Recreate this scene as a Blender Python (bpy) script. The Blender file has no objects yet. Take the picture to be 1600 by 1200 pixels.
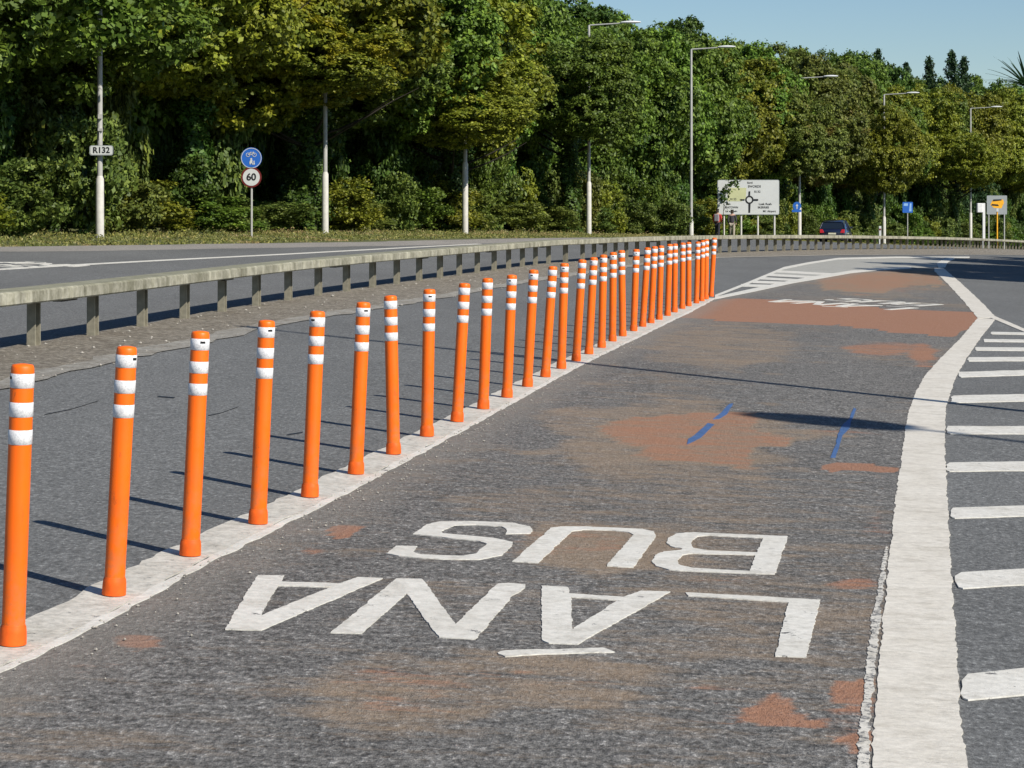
import bpy, bmesh, math, random
import numpy as np
from mathutils import Vector, Matrix, Quaternion, noise as mnoise
from mathutils.geometry import tessellate_polygon

random.seed(7); RNG = np.random.default_rng(7)
sc = bpy.context.scene; COL = sc.collection
R = math.radians

# ------------------------------------------------------------------ ground model and photo calibration
FPX, CX, HY, CAMH, FALL = 3450.0, 800.0, 301.0, 1.66, 0.04
def gz(x, y):
    """height of the banked road surface (falls to the right, drops away beyond 60 m)"""
    xx = min(max(x, -40.0), 65.0)
    d = min(y, 320.0)
    e = 0.0
    if d > 60: e = 0.6 * ((min(d, 135) - 60) / 75) ** 2
    if d > 135: e += 0.016 * (d - 135)
    return -FALL * xx - e
def G(px, py):
    """measured photo position of a point on the ground -> its place on the ground"""
    def f(d): 
        X = (px - CX) * d / FPX
        return FPX * (CAMH - gz(X, d)) / d - (py - HY)
    d = 3.0
    while d < 300 and f(d) > 0: d *= 1.02
    a, b = d / 1.02, d
    for _ in range(30):
        m = (a + b) / 2
        if f(m) > 0: a = m
        else: b = m
    return ((px - CX) * a / FPX, a)
def XZ(px, py, d):
    return ((px - CX) * d / FPX, d, CAMH - (py - HY) * d / FPX)

# ------------------------------------------------------------------ materials
def mat(name):
    m = bpy.data.materials.new(name); m.use_nodes = True
    nt = m.node_tree; nt.nodes.clear()
    o = nt.nodes.new('ShaderNodeOutputMaterial'); b = nt.nodes.new('ShaderNodeBsdfPrincipled')
    nt.links.new(b.outputs[0], o.inputs[0])
    return m, nt, b
def N(nt, t, **kw):
    n = nt.nodes.new(t)
    for k, v in kw.items():
        if k in n.inputs.keys() if hasattr(n.inputs, 'keys') else False: n.inputs[k].default_value = v
        else: setattr(n, k, v)
    return n
def noise(nt, scale, detail=4, rough=.6, vec=None, stretch=None):
    tc = nt.nodes.new('ShaderNodeTexCoord'); n = nt.nodes.new('ShaderNodeTexNoise')
    n.inputs['Scale'].default_value = scale; n.inputs['Detail'].default_value = detail; n.inputs['Roughness'].default_value = rough
    src = tc.outputs['Object']
    if stretch:
        mp = nt.nodes.new('ShaderNodeMapping'); mp.inputs['Scale'].default_value = stretch
        nt.links.new(src, mp.inputs[0]); src = mp.outputs[0]
    nt.links.new(src, n.inputs['Vector'])
    return n.outputs['Fac']
def ramp(nt, fac, stops):
    r = nt.nodes.new('ShaderNodeValToRGB'); e = r.color_ramp.elements
    while len(e) < len(stops): e.new(.5)
    for el, (p, c) in zip(e, stops):
        el.position = p; el.color = (c, c, c, 1) if isinstance(c, (int, float)) else (*c, 1)
    nt.links.new(fac, r.inputs[0]); return r.outputs[0]
def mix(nt, fac, a, b, mode='MIX'):
    m = nt.nodes.new('ShaderNodeMix'); m.data_type = 'RGBA'; m.blend_type = mode
    for sock, v in ((m.inputs['Factor'], fac), (m.inputs['A'], a), (m.inputs['B'], b)):
        pass
    fi, ai, bi = m.inputs[0], m.inputs[6], m.inputs[7]
    for s, v in ((fi, fac), (ai, a), (bi, b)):
        if isinstance(v, (int, float)): s.default_value = v
        elif isinstance(v, tuple): s.default_value = (*v, 1)
        else: nt.links.new(v, s)
    return m.outputs[2]
def math_(nt, op, a, b=0.0, clamp=False):
    m = nt.nodes.new('ShaderNodeMath'); m.operation = op; m.use_clamp = clamp
    for s, v in ((m.inputs[0], a), (m.inputs[1], b)):
        if isinstance(v, (int, float)): s.default_value = v
        else: nt.links.new(v, s)
    return m.outputs[0]
def bump(nt, b, h, strength=.5, dist=.01):
    n = nt.nodes.new('ShaderNodeBump'); n.inputs['Strength'].default_value = strength; n.inputs['Distance'].default_value = dist
    nt.links.new(h, n.inputs['Height']); nt.links.new(n.outputs[0], b.inputs['Normal'])

def simple(name, col, rough=.6, metal=0, var=.12, scale=8, bmp=0, spec=.4, coat=0):
    m, nt, b = mat(name)
    f = noise(nt, scale, 5)
    lo = tuple(c * (1 - var) for c in col); hi = tuple(min(1, c * (1 + var)) for c in col)
    nt.links.new(ramp(nt, f, [(.3, lo), (.7, hi)]), b.inputs['Base Color'])
    b.inputs['Roughness'].default_value = rough; b.inputs['Metallic'].default_value = metal
    b.inputs['Specular IOR Level'].default_value = spec; b.inputs['Coat Weight'].default_value = coat
    if bmp: bump(nt, b, noise(nt, scale * 6, 4), bmp, .01)
    return m

def asphalt_col(nt, tint=(1, 1, 1), lvl=.125, contrast=1.0):
    fine = noise(nt, 34, 3, .8, stretch=(1.25, .8, 1)); mid = noise(nt, 9, 6, .75); big = noise(nt, .5, 4, .6, stretch=(1, .35, 1))
    def c(v): return tuple(lvl * v * t for t in tint)
    k = contrast
    a = ramp(nt, fine, [(.36, c(1 - .62 * k)), (.5, c(1.0)), (.60, c(1 + .45 * k)), (.68, c(1 + 1.9 * k))])
    a = mix(nt, .8, a, ramp(nt, mid, [(.38, 1 - .32 * k), (.62, 1 + .12 * k)]), 'MULTIPLY')
    a = mix(nt, .8, a, ramp(nt, big, [(.3, .84), (.7, 1.1)]), 'MULTIPLY')
    return a, fine, mid

def m_asphalt(name, tint, lvl, contrast=1.0, bs=.5):
    m, nt, b = mat(name)
    a, fine, mid = asphalt_col(nt, tint, lvl, contrast)
    # scattered pale grit
    v = nt.nodes.new('ShaderNodeTexVoronoi'); v.inputs['Scale'].default_value = 9
    tc = nt.nodes.new('ShaderNodeTexCoord'); nt.links.new(tc.outputs['Object'], v.inputs['Vector'])
    g = ramp(nt, v.outputs['Distance'], [(.045, 1.0), (.075, 0.0)])
    g = math_(nt, 'MULTIPLY', g, ramp(nt, noise(nt, 1.3, 3), [(.48, 0.0), (.62, .75)]))
    a = mix(nt, g, a, (.42, .41, .38))
    nt.links.new(a, b.inputs['Base Color']); b.inputs['Roughness'].default_value = .88
    b.inputs['Specular IOR Level'].default_value = .25
    bump(nt, b, math_(nt, 'ADD', fine, mid), bs, .012)
    return m

M = {}
M['asphalt'] = m_asphalt('asphalt_grey', (.97, 1.0, 1.0), .150, .62, .5)
M['shoulder'] = m_asphalt('pale_old_asphalt', (1.05, 1.0, .93), .26, .5, .35)
def m_buslane():
    m, nt, b = mat('bus_lane_worn_asphalt')
    a, fine, mid = asphalt_col(nt, (1.02, 1.0, .96), .158, .9)
    # coarse ravelled streaks
    rav = noise(nt, 17, 6, .8, stretch=(.65, 1.0, 1))
    a = mix(nt, .9, a, ramp(nt, rav, [(.38, .62), (.48, .95), (.6, 1.2)]), 'MULTIPLY')
    at = nt.nodes.new('ShaderNodeAttribute'); at.attribute_name = 'wear'
    sep = nt.nodes.new('ShaderNodeSeparateColor'); nt.links.new(at.outputs['Color'], sep.inputs[0])
    n1 = noise(nt, 3.2, 10, .8, stretch=(.5, 1.3, 1)); n2 = noise(nt, 2.4, 9, .78, stretch=(.45, 1.3, 1))
    streak = noise(nt, 13, 5, .75, stretch=(.28, 1.0, 1))
    def thr(att, n, w=.1, t=.70):
        n = math_(nt, 'ADD', math_(nt, 'MULTIPLY', n, .62), math_(nt, 'MULTIPLY', streak, .38))
        # attribute pushes the noise over a threshold -> ragged worn edge
        s = math_(nt, 'ADD', math_(nt, 'MULTIPLY', att, .46), math_(nt, 'MULTIPLY', n, 1.0))
        return ramp(nt, s, [(t, 0.0), (t + w, 1.0)]) 
    # remains of the red surfacing
    red = mix(nt, noise(nt, 20, 4, .7), (.27, .13, .075), (.41, .205, .125))
    tan = mix(nt, noise(nt, 16, 4, .7), (.24, .175, .115), (.37, .275, .185))
    a = mix(nt, math_(nt, 'MULTIPLY', thr(sep.outputs[1], n2, .14, .63), .6), a, tan)
    a = mix(nt, math_(nt, 'MULTIPLY', thr(sep.outputs[0], n1, .12), .80), a, red)
    # thin overall pale worn film beside the bollard line
    a = mix(nt, math_(nt, 'MULTIPLY', sep.outputs[2], .55), a, (.23, .215, .19))
    # scattered white specks
    v = nt.nodes.new('ShaderNodeTexVoronoi'); v.inputs['Scale'].default_value = 16
    tc = nt.nodes.new('ShaderNodeTexCoord'); nt.links.new(tc.outputs['Object'], v.inputs['Vector'])
    g = ramp(nt, v.outputs['Distance'], [(.07, 1.0), (.12, 0.0)])
    gm = math_(nt, 'ADD', math_(nt, 'MULTIPLY', ramp(nt, noise(nt, 1.7, 3), [(.5, 0.0), (.66, 1.0)]), .45), math_(nt, 'MULTIPLY', sep.outputs[2], .6), True)
    a = mix(nt, math_(nt, 'MULTIPLY', g, gm), a, (.6, .58, .53))
    nt.links.new(a, b.inputs['Base Color']); b.inputs['Roughness'].default_value = .9
    b.inputs['Specular IOR Level'].default_value = .25
    bump(nt, b, math_(nt, 'ADD', math_(nt, 'ADD', fine, rav), mid), .8, .016)
    return m
M['buslane'] = m_buslane()

def m_paint(name, col=(.72, .71, .66), wear=.30, stretch=(1, 1, 1), grime=.25, wscale=9):
    m, nt, b = mat(name)
    base = ramp(nt, noise(nt, 26, 6, .7, stretch=stretch), [(.3, tuple(c * (1 - grime) for c in col)), (.62, col)])
    base = mix(nt, .6, base, ramp(nt, noise(nt, 2.3, 5, .7), [(.3, (.78, .76, .72)), (.65, (1., 1., 1.))]), 'MULTIPLY')
    base = mix(nt, .55, base, ramp(nt, noise(nt, 5.5, 8, .8, stretch=stretch), [(.36, (.62, .60, .56)), (.50, (1., 1., 1.))]), 'MULTIPLY')
    a, fine, mid = asphalt_col(nt, (1, 1, 1), .13, .9)
    w = ramp(nt, noise(nt, wscale, 8, .78, stretch=stretch), [(wear - .05, 1.0), (wear, 0.0)])
    nt.links.new(mix(nt, w, base, a), b.inputs['Base Color']); b.inputs['Roughness'].default_value = .7
    bump(nt, b, noise(nt, 40, 5, .7), .35, .008)
    return m
M['paint'] = m_paint('thermoplastic_white', wear=.39)
M['paint_line'] = m_paint('white_line_paint', (.72, .69, .62), .345, (.8, 1.3, 1), .26, 9)
M['paint_old'] = m_paint('scuffed_white_paint', (.66, .64, .58), .40, (1, 1, 1), .38, 13)
M['paint_crumb'] = m_paint('crumbled_old_white_paint', (.70, .68, .62), .49, (1.0, 1.0, 1), .3, 30)
M['island'] = m_paint('pale_worn_island_surface', (.42, .42, .39), .40, (.5, 1, 1), .3, 5)
M['blue_paint'] = m_paint('blue_survey_paint', (.06, .14, .34), .42, (1, 1, 1), .3, 14)

def m_soil(name, c1, c2, c3, sc_=3):
    m, nt, b = mat(name)
    a = ramp(nt, noise(nt, 16, 7, .85), [(.38, c1), (.5, c2), (.62, c3)])
    a = mix(nt, .8, a, ramp(nt, noise(nt, sc_, 6, .7), [(.3, (.62, .56, .5)), (.55, (1., 1., 1.)), (.75, (1.25, 1.2, 1.1))]), 'MULTIPLY')
    nt.links.new(a, b.inputs['Base Color']); b.inputs['Roughness'].default_value = .95
    bump(nt, b, noise(nt, 22, 7, .75), 1.0, .04)
    return m
M['gravel'] = m_soil('gritty_median_verge', (.10, .088, .068), (.235, .21, .17), (.44, .41, .35))
M['kerbpale'] = m_soil('pale_concrete_edging', (.22, .21, .18), (.34, .325, .29), (.46, .45, .41))
M['earth'] = m_soil('leafy_earth', (.03, .028, .015), (.06, .055, .028), (.10, .09, .045))
M['grassground'] = m_soil('grass_ground', (.05, .065, .018), (.10, .12, .035), (.20, .19, .07), 1.2)

def m_concrete():
    m, nt, b = mat('weathered_barrier_concrete')
    a = ramp(nt, noise(nt, 9, 7, .7), [(.3, (.17, .165, .12)), (.5, (.29, .28, .22)), (.7, (.40, .39, .32))])
    st = noise(nt, 3.2, 6, .7, stretch=(1, 1, .12))
    a = mix(nt, .75, a, ramp(nt, st, [(.38, (.50, .50, .42)), (.5, (1., 1., 1.)), (.6, (1.35, 1.35, 1.3))]), 'MULTIPLY')
    # moss and lichen on upward faces
    g = nt.nodes.new('ShaderNodeNewGeometry'); s = nt.nodes.new('ShaderNodeSeparateXYZ'); nt.links.new(g.outputs['Normal'], s.inputs[0])
    up = math_(nt, 'MULTIPLY', ramp(nt, s.outputs[2], [(.6, 0.0), (.9, 1.0)]), ramp(nt, noise(nt, 5, 7, .75), [(.38, 0.0), (.55, .85)]))
    a = mix(nt, up, a, mix(nt, noise(nt, 30, 4), (.10, .10, .06), (.30, .30, .20)))
    nt.links.new(a, b.inputs['Base Color']); b.inputs['Roughness'].default_value = .92
    bump(nt, b, noise(nt, 30, 6, .7), .6, .01)
    return m
M['concrete'] = m_concrete()
M['post'] = simple('aged_concrete_post', (.25, .235, .18), .9, var=.25, scale=7, bmp=.4)
def m_orange():
    m, nt, b = mat('orange_flexible_plastic')
    a = ramp(nt, noise(nt, 4, 4), [(.3, (.90, .135, .001)), (.7, (1.0, .165, .001))])
    sc_ = ramp(nt, noise(nt, 11, 7, .75, stretch=(1.6, 1.6, .5)), [(.60, 0.0), (.66, .55)])
    a = mix(nt, sc_, a, (.30, .07, .02))
    tc = nt.nodes.new('ShaderNodeTexCoord'); sp = nt.nodes.new('ShaderNodeSeparateXYZ'); nt.links.new(tc.outputs['Object'], sp.inputs[0])
    low = math_(nt, 'MULTIPLY', ramp(nt, sp.outputs[2], [(.05, .75), (.42, 0.0)]), ramp(nt, noise(nt, 14, 6, .7), [(.42, 0.0), (.6, .8)]))
    a = mix(nt, low, a, (.42, .16, .07))      # splash dirt on the lowest part
    nt.links.new(a, b.inputs['Base Color']); nt.links.new(ramp(nt, noise(nt, 9, 5), [(.35, .34), (.65, .55)]), b.inputs['Roughness'])
    return m
M['orange'] = m_orange()
M['orange_foot'] = simple('orange_plastic_foot_dusty', (.80, .12, .010), .6, var=.2, scale=18, spec=.3)
def m_band():
    m, nt, b = mat('white_reflective_band')
    br = nt.nodes.new('ShaderNodeTexNoise'); br.inputs['Scale'].default_value = 130; br.inputs['Detail'].default_value = 2
    tc = nt.nodes.new('ShaderNodeTexCoord'); nt.links.new(tc.outputs['Object'], br.inputs['Vector'])
    nt.links.new(ramp(nt, br.outputs[0], [(.42, (.60, .61, .63)), (.52, (.76, .76, .77))]), b.inputs['Base Color'])
    b.inputs['Roughness'].default_value = .35
    return m
M['band'] = m_band()
M['black'] = simple('black_plastic', (.012, .012, .012), .5)
M['white'] = simple('white_painted_metal', (.74, .74, .72), .5, var=.08)
M['galv'] = simple('pale_grey_column_paint', (.40, .40, .38), .55, metal=0, var=.14, scale=3, bmp=.1)
M['galv_base'] = simple('pale_column_base', (.56, .55, .51), .6, var=.14, scale=6, bmp=.2)  # paler than the upper columns: sunlight on their lower part is put into this tone
M['lampglass'] = simple('pale_lamp_bowl', (.74, .75, .76), .2, var=.03)
M['red_coat'] = simple('red_jacket_cloth', (.52, .05, .05), .85)
M['dark_coat'] = simple('dark_jacket_cloth', (.05, .045, .055), .9)
M['jeans'] = simple('dark_trousers', (.03, .03, .04), .9)
M['beige'] = simple('beige_trousers', (.36, .32, .26), .9)
M['skin'] = simple('skin', (.5, .3, .22), .6, var=.05)
M['hair'] = simple('dark_hair', (.03, .022, .016), .8)
M['sign_blue'] = simple('blue_sign_sheet', (.02, .12, .48), .45, var=.05)
M['sign_white'] = simple('white_sign_sheet', (.56, .58, .57), .45, var=.05, scale=2)
M['sign_olive'] = simple('olive_sign_patch', (.50, .52, .30), .5, var=.08, scale=2)
M['sign_black'] = simple('black_sign_lettering', (.015, .016, .018), .5)
M['sign_red'] = simple('red_sign_ring', (.14, .012, .012), .5)
M['sign_grey'] = simple('grey_sign_back', (.30, .33, .33), .6, var=.08)
M['amber'] = simple('amber_yellow_paint', (.85, .42, .02), .5)
M['carpaint'] = simple('dark_blue_car_paint', (.008, .011, .035), .22, var=.04, coat=1.0, spec=.6)
M['carglass'] = simple('dark_car_glass', (.012, .018, .028), .06, var=.02, spec=.8)
M['tyre'] = simple('tyre_rubber', (.015, .015, .015), .85)
M['rim'] = simple('alloy_rim', (.5, .5, .52), .35, metal=.8)
M['taillight'] = simple('red_tail_lamp', (.6, .02, .04), .15, spec=.8)
M['plate'] = simple('number_plate_yellowish', (.7, .68, .5), .4)
M['bark'] = simple('tree_bark', (.028, .024, .018), .95, var=.4, scale=6, bmp=.8)

def m_leaf(name, base, alt, yellow=0.0, yc=(.30, .22, .02)):
    m, nt, b = mat(name)
    out = [n for n in nt.nodes if n.type == 'OUTPUT_MATERIAL'][0]
    g = nt.nodes.new('ShaderNodeNewGeometry'); oi = nt.nodes.new('ShaderNodeObjectInfo')
    c = ramp(nt, g.outputs['Random Per Island'], [(0, tuple(x * .62 for x in base)), (.5, base), (1, alt)])
    c = mix(nt, .9, c, ramp(nt, noise(nt, .55, 4, .6), [(.3, (.72, .85, .8)), (.5, (1., 1., 1.)), (.68, (1.18, 1.14, .85))]), 'MULTIPLY')
    hs = nt.nodes.new('ShaderNodeHueSaturation')
    nt.links.new(c, hs.inputs['Color'])
    nt.links.new(math_(nt, 'ADD', math_(nt, 'MULTIPLY', oi.outputs['Random'], .022), .488), hs.inputs['Hue'])
    nt.links.new(math_(nt, 'ADD', math_(nt, 'MULTIPLY', oi.outputs['Random'], .4), .8), hs.inputs['Value'])
    c = hs.outputs[0]
    if yellow:
        c = mix(nt, ramp(nt, noise(nt, .45, 3, .6), [(.62 - yellow, 0.0), (.75 - yellow, .9)]), c, yc)
    nt.links.new(c, b.inputs['Base Color']); b.inputs['Roughness'].default_value = .55
    b.inputs['Specular IOR Level'].default_value = .35
    tr = nt.nodes.new('ShaderNodeBsdfTranslucent'); nt.links.new(c, tr.inputs[0])
    mx = nt.nodes.new('ShaderNodeMixShader'); mx.inputs[0].default_value = .22
    nt.links.new(b.outputs[0], mx.inputs[1]); nt.links.new(tr.outputs[0], mx.inputs[2]); nt.links.new(mx.outputs[0], out.inputs[0])
    return m
M['leaf_green'] = m_leaf('leaves_green', (.095, .165, .02), (.20, .30, .04))
M['leaf_olive'] = m_leaf('leaves_olive', (.155, .185, .016), (.31, .33, .033))
M['leaf_dark'] = m_leaf('leaves_dark_green', (.055, .115, .018), (.12, .20, .03))
M['leaf_autumn'] = m_leaf('leaves_turning_yellow', (.14, .18, .016), (.28, .30, .03), .10, (.31, .28, .016))
M['leaf_brown'] = m_leaf('leaves_olive_brown', (.115, .145, .025), (.21, .24, .045), .03, (.19, .13, .03))
M['leaf_shrub'] = m_leaf('leaves_shrub', (.095, .14, .028), (.21, .26, .05))
M['needles'] = m_leaf('conifer_needles', (.03, .07, .025), (.06, .11, .04))
M['grass'] = m_leaf('grass_blades', (.15, .17, .04), (.32, .29, .10), .10, (.34, .25, .12))

# ------------------------------------------------------------------ object helpers
def tag(o, label=None, cat=None, group=None, kind=None):
    if label: o['label'] = label
    if cat: o['category'] = cat
    if group: o['group'] = group
    if kind: o['kind'] = kind
    return o
def link(name, me, material=None, parent=None, loc=None):
    o = bpy.data.objects.new(name, me); COL.objects.link(o)
    if material is not None and me is not None:
        if not me.materials: me.materials.append(material)
    if parent is not None: o.parent = parent
    if loc is not None: o.location = loc
    return o
def empty(name, loc, rz=0):
    o = bpy.data.objects.new(name, None); COL.objects.link(o); o.location = loc; o.rotation_euler[2] = rz
    o.empty_display_size = .2
    return o
def copy_tree(o, parent=None):
    c = o.copy(); COL.objects.link(c)
    if parent is not None:
        c.parent = parent
    for ch in o.children: copy_tree(ch, c)
    return c
class MB:
    def __init__(s): s.v = []; s.f = []; s.smooth = []
    def add(s, vs, fs, smooth=False):
        n = len(s.v); s.v += [tuple(v) for v in vs]
        for f in fs: s.f.append(tuple(i + n for i in f)); s.smooth.append(smooth)
        return s
    def box(s, cx, cy, cz, sx, sy, sz, rz=0, mtx=None):
        vs = [Vector((a * sx / 2, b * sy / 2, c * sz / 2)) for a in (-1, 1) for b in (-1, 1) for c in (-1, 1)]
        m = Matrix.Translation((cx, cy, cz)) @ Matrix.Rotation(rz, 4, 'Z')
        if mtx: m = mtx @ m
        return s.add([m @ v for v in vs], [(0, 1, 3, 2), (4, 6, 7, 5), (0, 4, 5, 1), (2, 3, 7, 6), (0, 2, 6, 4), (1, 5, 7, 3)])
    def tube(s, pts, rads, seg=12, cap=True, smooth=True):
        pts = [Vector(p) for p in pts]; rings = []
        if isinstance(rads, (int, float)): rads = [rads] * len(pts)
        ref = None
        for i, p in enumerate(pts):
            t = (pts[min(i + 1, len(pts) - 1)] - pts[max(i - 1, 0)]).normalized()
            if ref is None: ref = Vector((1, 0, 0)) if abs(t.x) < .8 else Vector((0, 1, 0))
            u = t.cross(ref).normalized(); w = u.cross(t).normalized(); ref = w
            rings.append([p + (u * math.cos(a) + w * math.sin(a)) * rads[i] for a in [2 * math.pi * k / seg for k in range(seg)]])
        vs = [v for r in rings for v in r]; fs = []
        for i in range(len(pts) - 1):
            for k in range(seg):
                a = i * seg + k; b = i * seg + (k + 1) % seg
                fs.append((a, b, b + seg, a + seg))
        s.add(vs, fs, smooth)
        if cap:
            s.add(rings[0], [tuple(range(seg))[::-1]]); s.add(rings[-1], [tuple(range(seg))])
        return s
    def lathe(s, prof, seg=24, smooth=True, cap_top=True):
        vs = []; fs = []
        for r, z in prof:
            for k in range(seg):
                a = 2 * math.pi * k / seg; vs.append((r * math.cos(a), r * math.sin(a), z))
        for i in range(len(prof) - 1):
            for k in range(seg):
                a = i * seg + k; b = i * seg + (k + 1) % seg
                fs.append((a, b, b + seg, a + seg))
        s.add(vs, fs, smooth)
        if cap_top: s.add([vs[(len(prof) - 1) * seg + k] for k in range(seg)], [tuple(range(seg))])
        return s
    def disc(s, cx, y, cz, r, th=.02, seg=32):
        """disc facing -Y"""
        f = [(cx + r * math.cos(2 * math.pi * k / seg), y, cz + r * math.sin(2 * math.pi * k / seg)) for k in range(seg)]
        bk = [(a, y + th, c) for a, _, c in f]
        fs = [tuple(range(seg)), tuple(range(seg, 2 * seg))[::-1]] + [(k, k + seg, (k + 1) % seg + seg, (k + 1) % seg) for k in range(seg)]
        return s.add(f + bk, fs)
    def ring(s, cx, y, cz, r0, r1, th=.01, seg=40):
        f = []
        for rr, yy in ((r0, y), (r1, y), (r1, y + th), (r0, y + th)):
            f += [(cx + rr * math.cos(2 * math.pi * k / seg), yy, cz + rr * math.sin(2 * math.pi * k / seg)) for k in range(seg)]
        fs = []
        for q in range(4):
            for k in range(seg):
                a = q * seg + k; b = q * seg + (k + 1) % seg; c = ((q + 1) % 4) * seg + (k + 1) % seg; d = ((q + 1) % 4) * seg + k
                fs.append((a, b, c, d))
        return s.add(f, fs)
    def prism(s, pts, y0, y1):
        """polygon in XZ extruded along Y"""
        n = len(pts)
        vs = [(a, y0, c) for a, c in pts] + [(a, y1, c) for a, c in pts]
        return s.add(vs, [tuple(range(n)), tuple(range(n, 2 * n))[::-1]] + [(k, (k + 1) % n, (k + 1) % n + n, k + n) for k in range(n)])
    def build(s, name, material, parent=None, loc=None, bevel=0):
        me = bpy.data.meshes.new(name); me.from_pydata(s.v, [], s.f); me.polygons.foreach_set('use_smooth', s.smooth)
        me.update()
        bm = bmesh.new(); bm.from_mesh(me); bmesh.ops.recalc_face_normals(bm, faces=bm.faces); bm.to_mesh(me); bm.free()
        o = link(name, me, material, parent, loc)
        if bevel:
            b = o.modifiers.new('bevel', 'BEVEL'); b.width = bevel; b.segments = 2; b.limit_method = 'ANGLE'
        return o

# ------------------------------------------------------------------ ground sheets
def interp(pts, d):
    if d <= pts[0][1]: a, b = pts[0], pts[1]
    elif d >= pts[-1][1]: a, b = pts[-2], pts[-1]
    else:
        for a, b in zip(pts, pts[1:]):
            if a[1] <= d <= b[1]: break
    t = (d - a[1]) / (b[1] - a[1]) if b[1] != a[1] else 0
    return a[0] + (b[0] - a[0]) * t
def sheet(name, L, Rr, d0, d1, off, material, ncol=6, step=lambda d: .5 + d * .01, jit=0.0, wearf=None, kind='structure', label=None, cat=None):
    rows = []; d = d0
    while d < d1: rows.append(d); d += step(d)
    rows.append(d1)
    vs = []; fs = []
    for i, d in enumerate(rows):
        a, b = L(d), Rr(d)
        if jit:
            def jj(u): return .55 * mnoise.noise(Vector((d * 3.1, 0, u))) + .6 * mnoise.noise(Vector((d * 13, 3, u))) + .5 * mnoise.noise(Vector((d * 41, 5, u)))
            a += jit * jj(3.3); b += jit * jj(7.7)
        for k in range(ncol + 1):
            x = a + (b - a) * k / ncol; vs.append((x, d, gz(x, d) + off * .62))
    for i in range(len(rows) - 1):
        for k in range(ncol):
            a = i * (ncol + 1) + k; fs.append((a, a + 1, a + ncol + 2, a + ncol + 1))
    if name.endswith('marking'):
        for side in (0, ncol):
            n0 = len(vs)
            for i in range(len(rows)):
                v = vs[i * (ncol + 1) + side]; vs.append((v[0], v[1], v[2] - .006))
            for i in range(len(rows) - 1):
                a = i * (ncol + 1) + side; b = a + ncol + 1
                fs.append((a, b, n0 + i + 1, n0 + i))
    me = bpy.data.meshes.new(name); me.from_pydata(vs, [], fs); me.update()
    if wearf:
        at = me.color_attributes.new('wear', 'FLOAT_COLOR', 'POINT')
        for i, v in enumerate(vs): at.data[i].color = (*wearf(v, Rr(v[1]), L(v[1])), 1)
    o = link(name, me, material)
    tag(o, label, cat, None, kind); return o
def flat(name, polys, off, material, label=None, cat=None, jit=.0, sub=.12, kind='structure', group=None, world=False):
    """painted marking(s): polygons (with optional holes) on the ground, one object"""
    vs = []; fs = []
    for poly in polys:
        loops = poly if isinstance(poly[0][0], (tuple, list)) else [poly]
        W = []
        for lp in loops:
            w = [p if world else G(*p) for p in lp]; q = []
            for a, b in zip(w, w[1:] + w[:1]):
                n = max(1, int(math.dist(a, b) / sub)); n = min(n, 90)
                for k in range(n):
                    x = a[0] + (b[0] - a[0]) * k / n; y = a[1] + (b[1] - a[1]) * k / n
                    if jit:
                        u_ = (x, y); x += jit * (.6 * mnoise.noise(Vector((u_[0] * 37, u_[1] * 37, 1))) + .6 * mnoise.noise(Vector((u_[0] * 9, u_[1] * 9, 1)))); y += jit * 1.2 * (.6 * mnoise.noise(Vector((u_[0] * 37, u_[1] * 37, 8))) + .6 * mnoise.noise(Vector((u_[0] * 9, u_[1] * 9, 8))))
                    q.append((x, y))
            W.append(q)
        tris = tessellate_polygon([[Vector((x, y, 0)) for x, y in q] for q in W])
        allp = [p for q in W for p in q]; n = len(vs)
        vs += [(x, y, gz(x, y) + off * .62) for x, y in allp]
        for t in tris:
            a, b, c = [allp[i] for i in t]
            ar = (b[0] - a[0]) * (c[1] - a[1]) - (c[0] - a[0]) * (b[1] - a[1])
            if abs(ar) < 1e-9: continue
            fs.append(tuple(i + n for i in (t if ar > 0 else t[::-1])))
        st = n
        for q in W:
            m0 = len(vs); vs += [(x, y, gz(x, y) + off * .62 - .006) for x, y in q]
            for k in range(len(q)): fs.append((st + k, st + (k + 1) % len(q), m0 + (k + 1) % len(q), m0 + k))
            st += len(q)
    me = bpy.data.meshes.new(name); me.from_pydata(vs, [], fs); me.update()
    o = link(name, me, material); tag(o, label, cat, group, kind); return o

# base ground, one large sheet with the same banking
def axis(vals):
    return vals
gx = sorted(set([-600, -400, -250, -150, -100, -70, -50] + list(range(-40, 66, 1)) + [75, 90, 120, 160, 250, 400, 600]))
gy = sorted(set([-300, -150, -60, -20] + list(range(-10, 260, 1)) + [270, 290, 320, 380, 480, 640, 900]))
vs = [(x, y, gz(x, y) - .03) for y in gy for x in gx]; nx = len(gx)
fs = [(j * nx + i, j * nx + i + 1, (j + 1) * nx + i + 1, (j + 1) * nx + i) for j in range(len(gy) - 1) for i in range(nx - 1)]
me = bpy.data.meshes.new('ground'); me.from_pydata(vs, [], fs); me.update()
tag(link('ground', me, M['grassground']), 'grassy earth verge running under the trees', 'ground', None, 'structure')

def W(*p): return sorted([G(*q) for q in p], key=lambda t: t[1])
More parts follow.
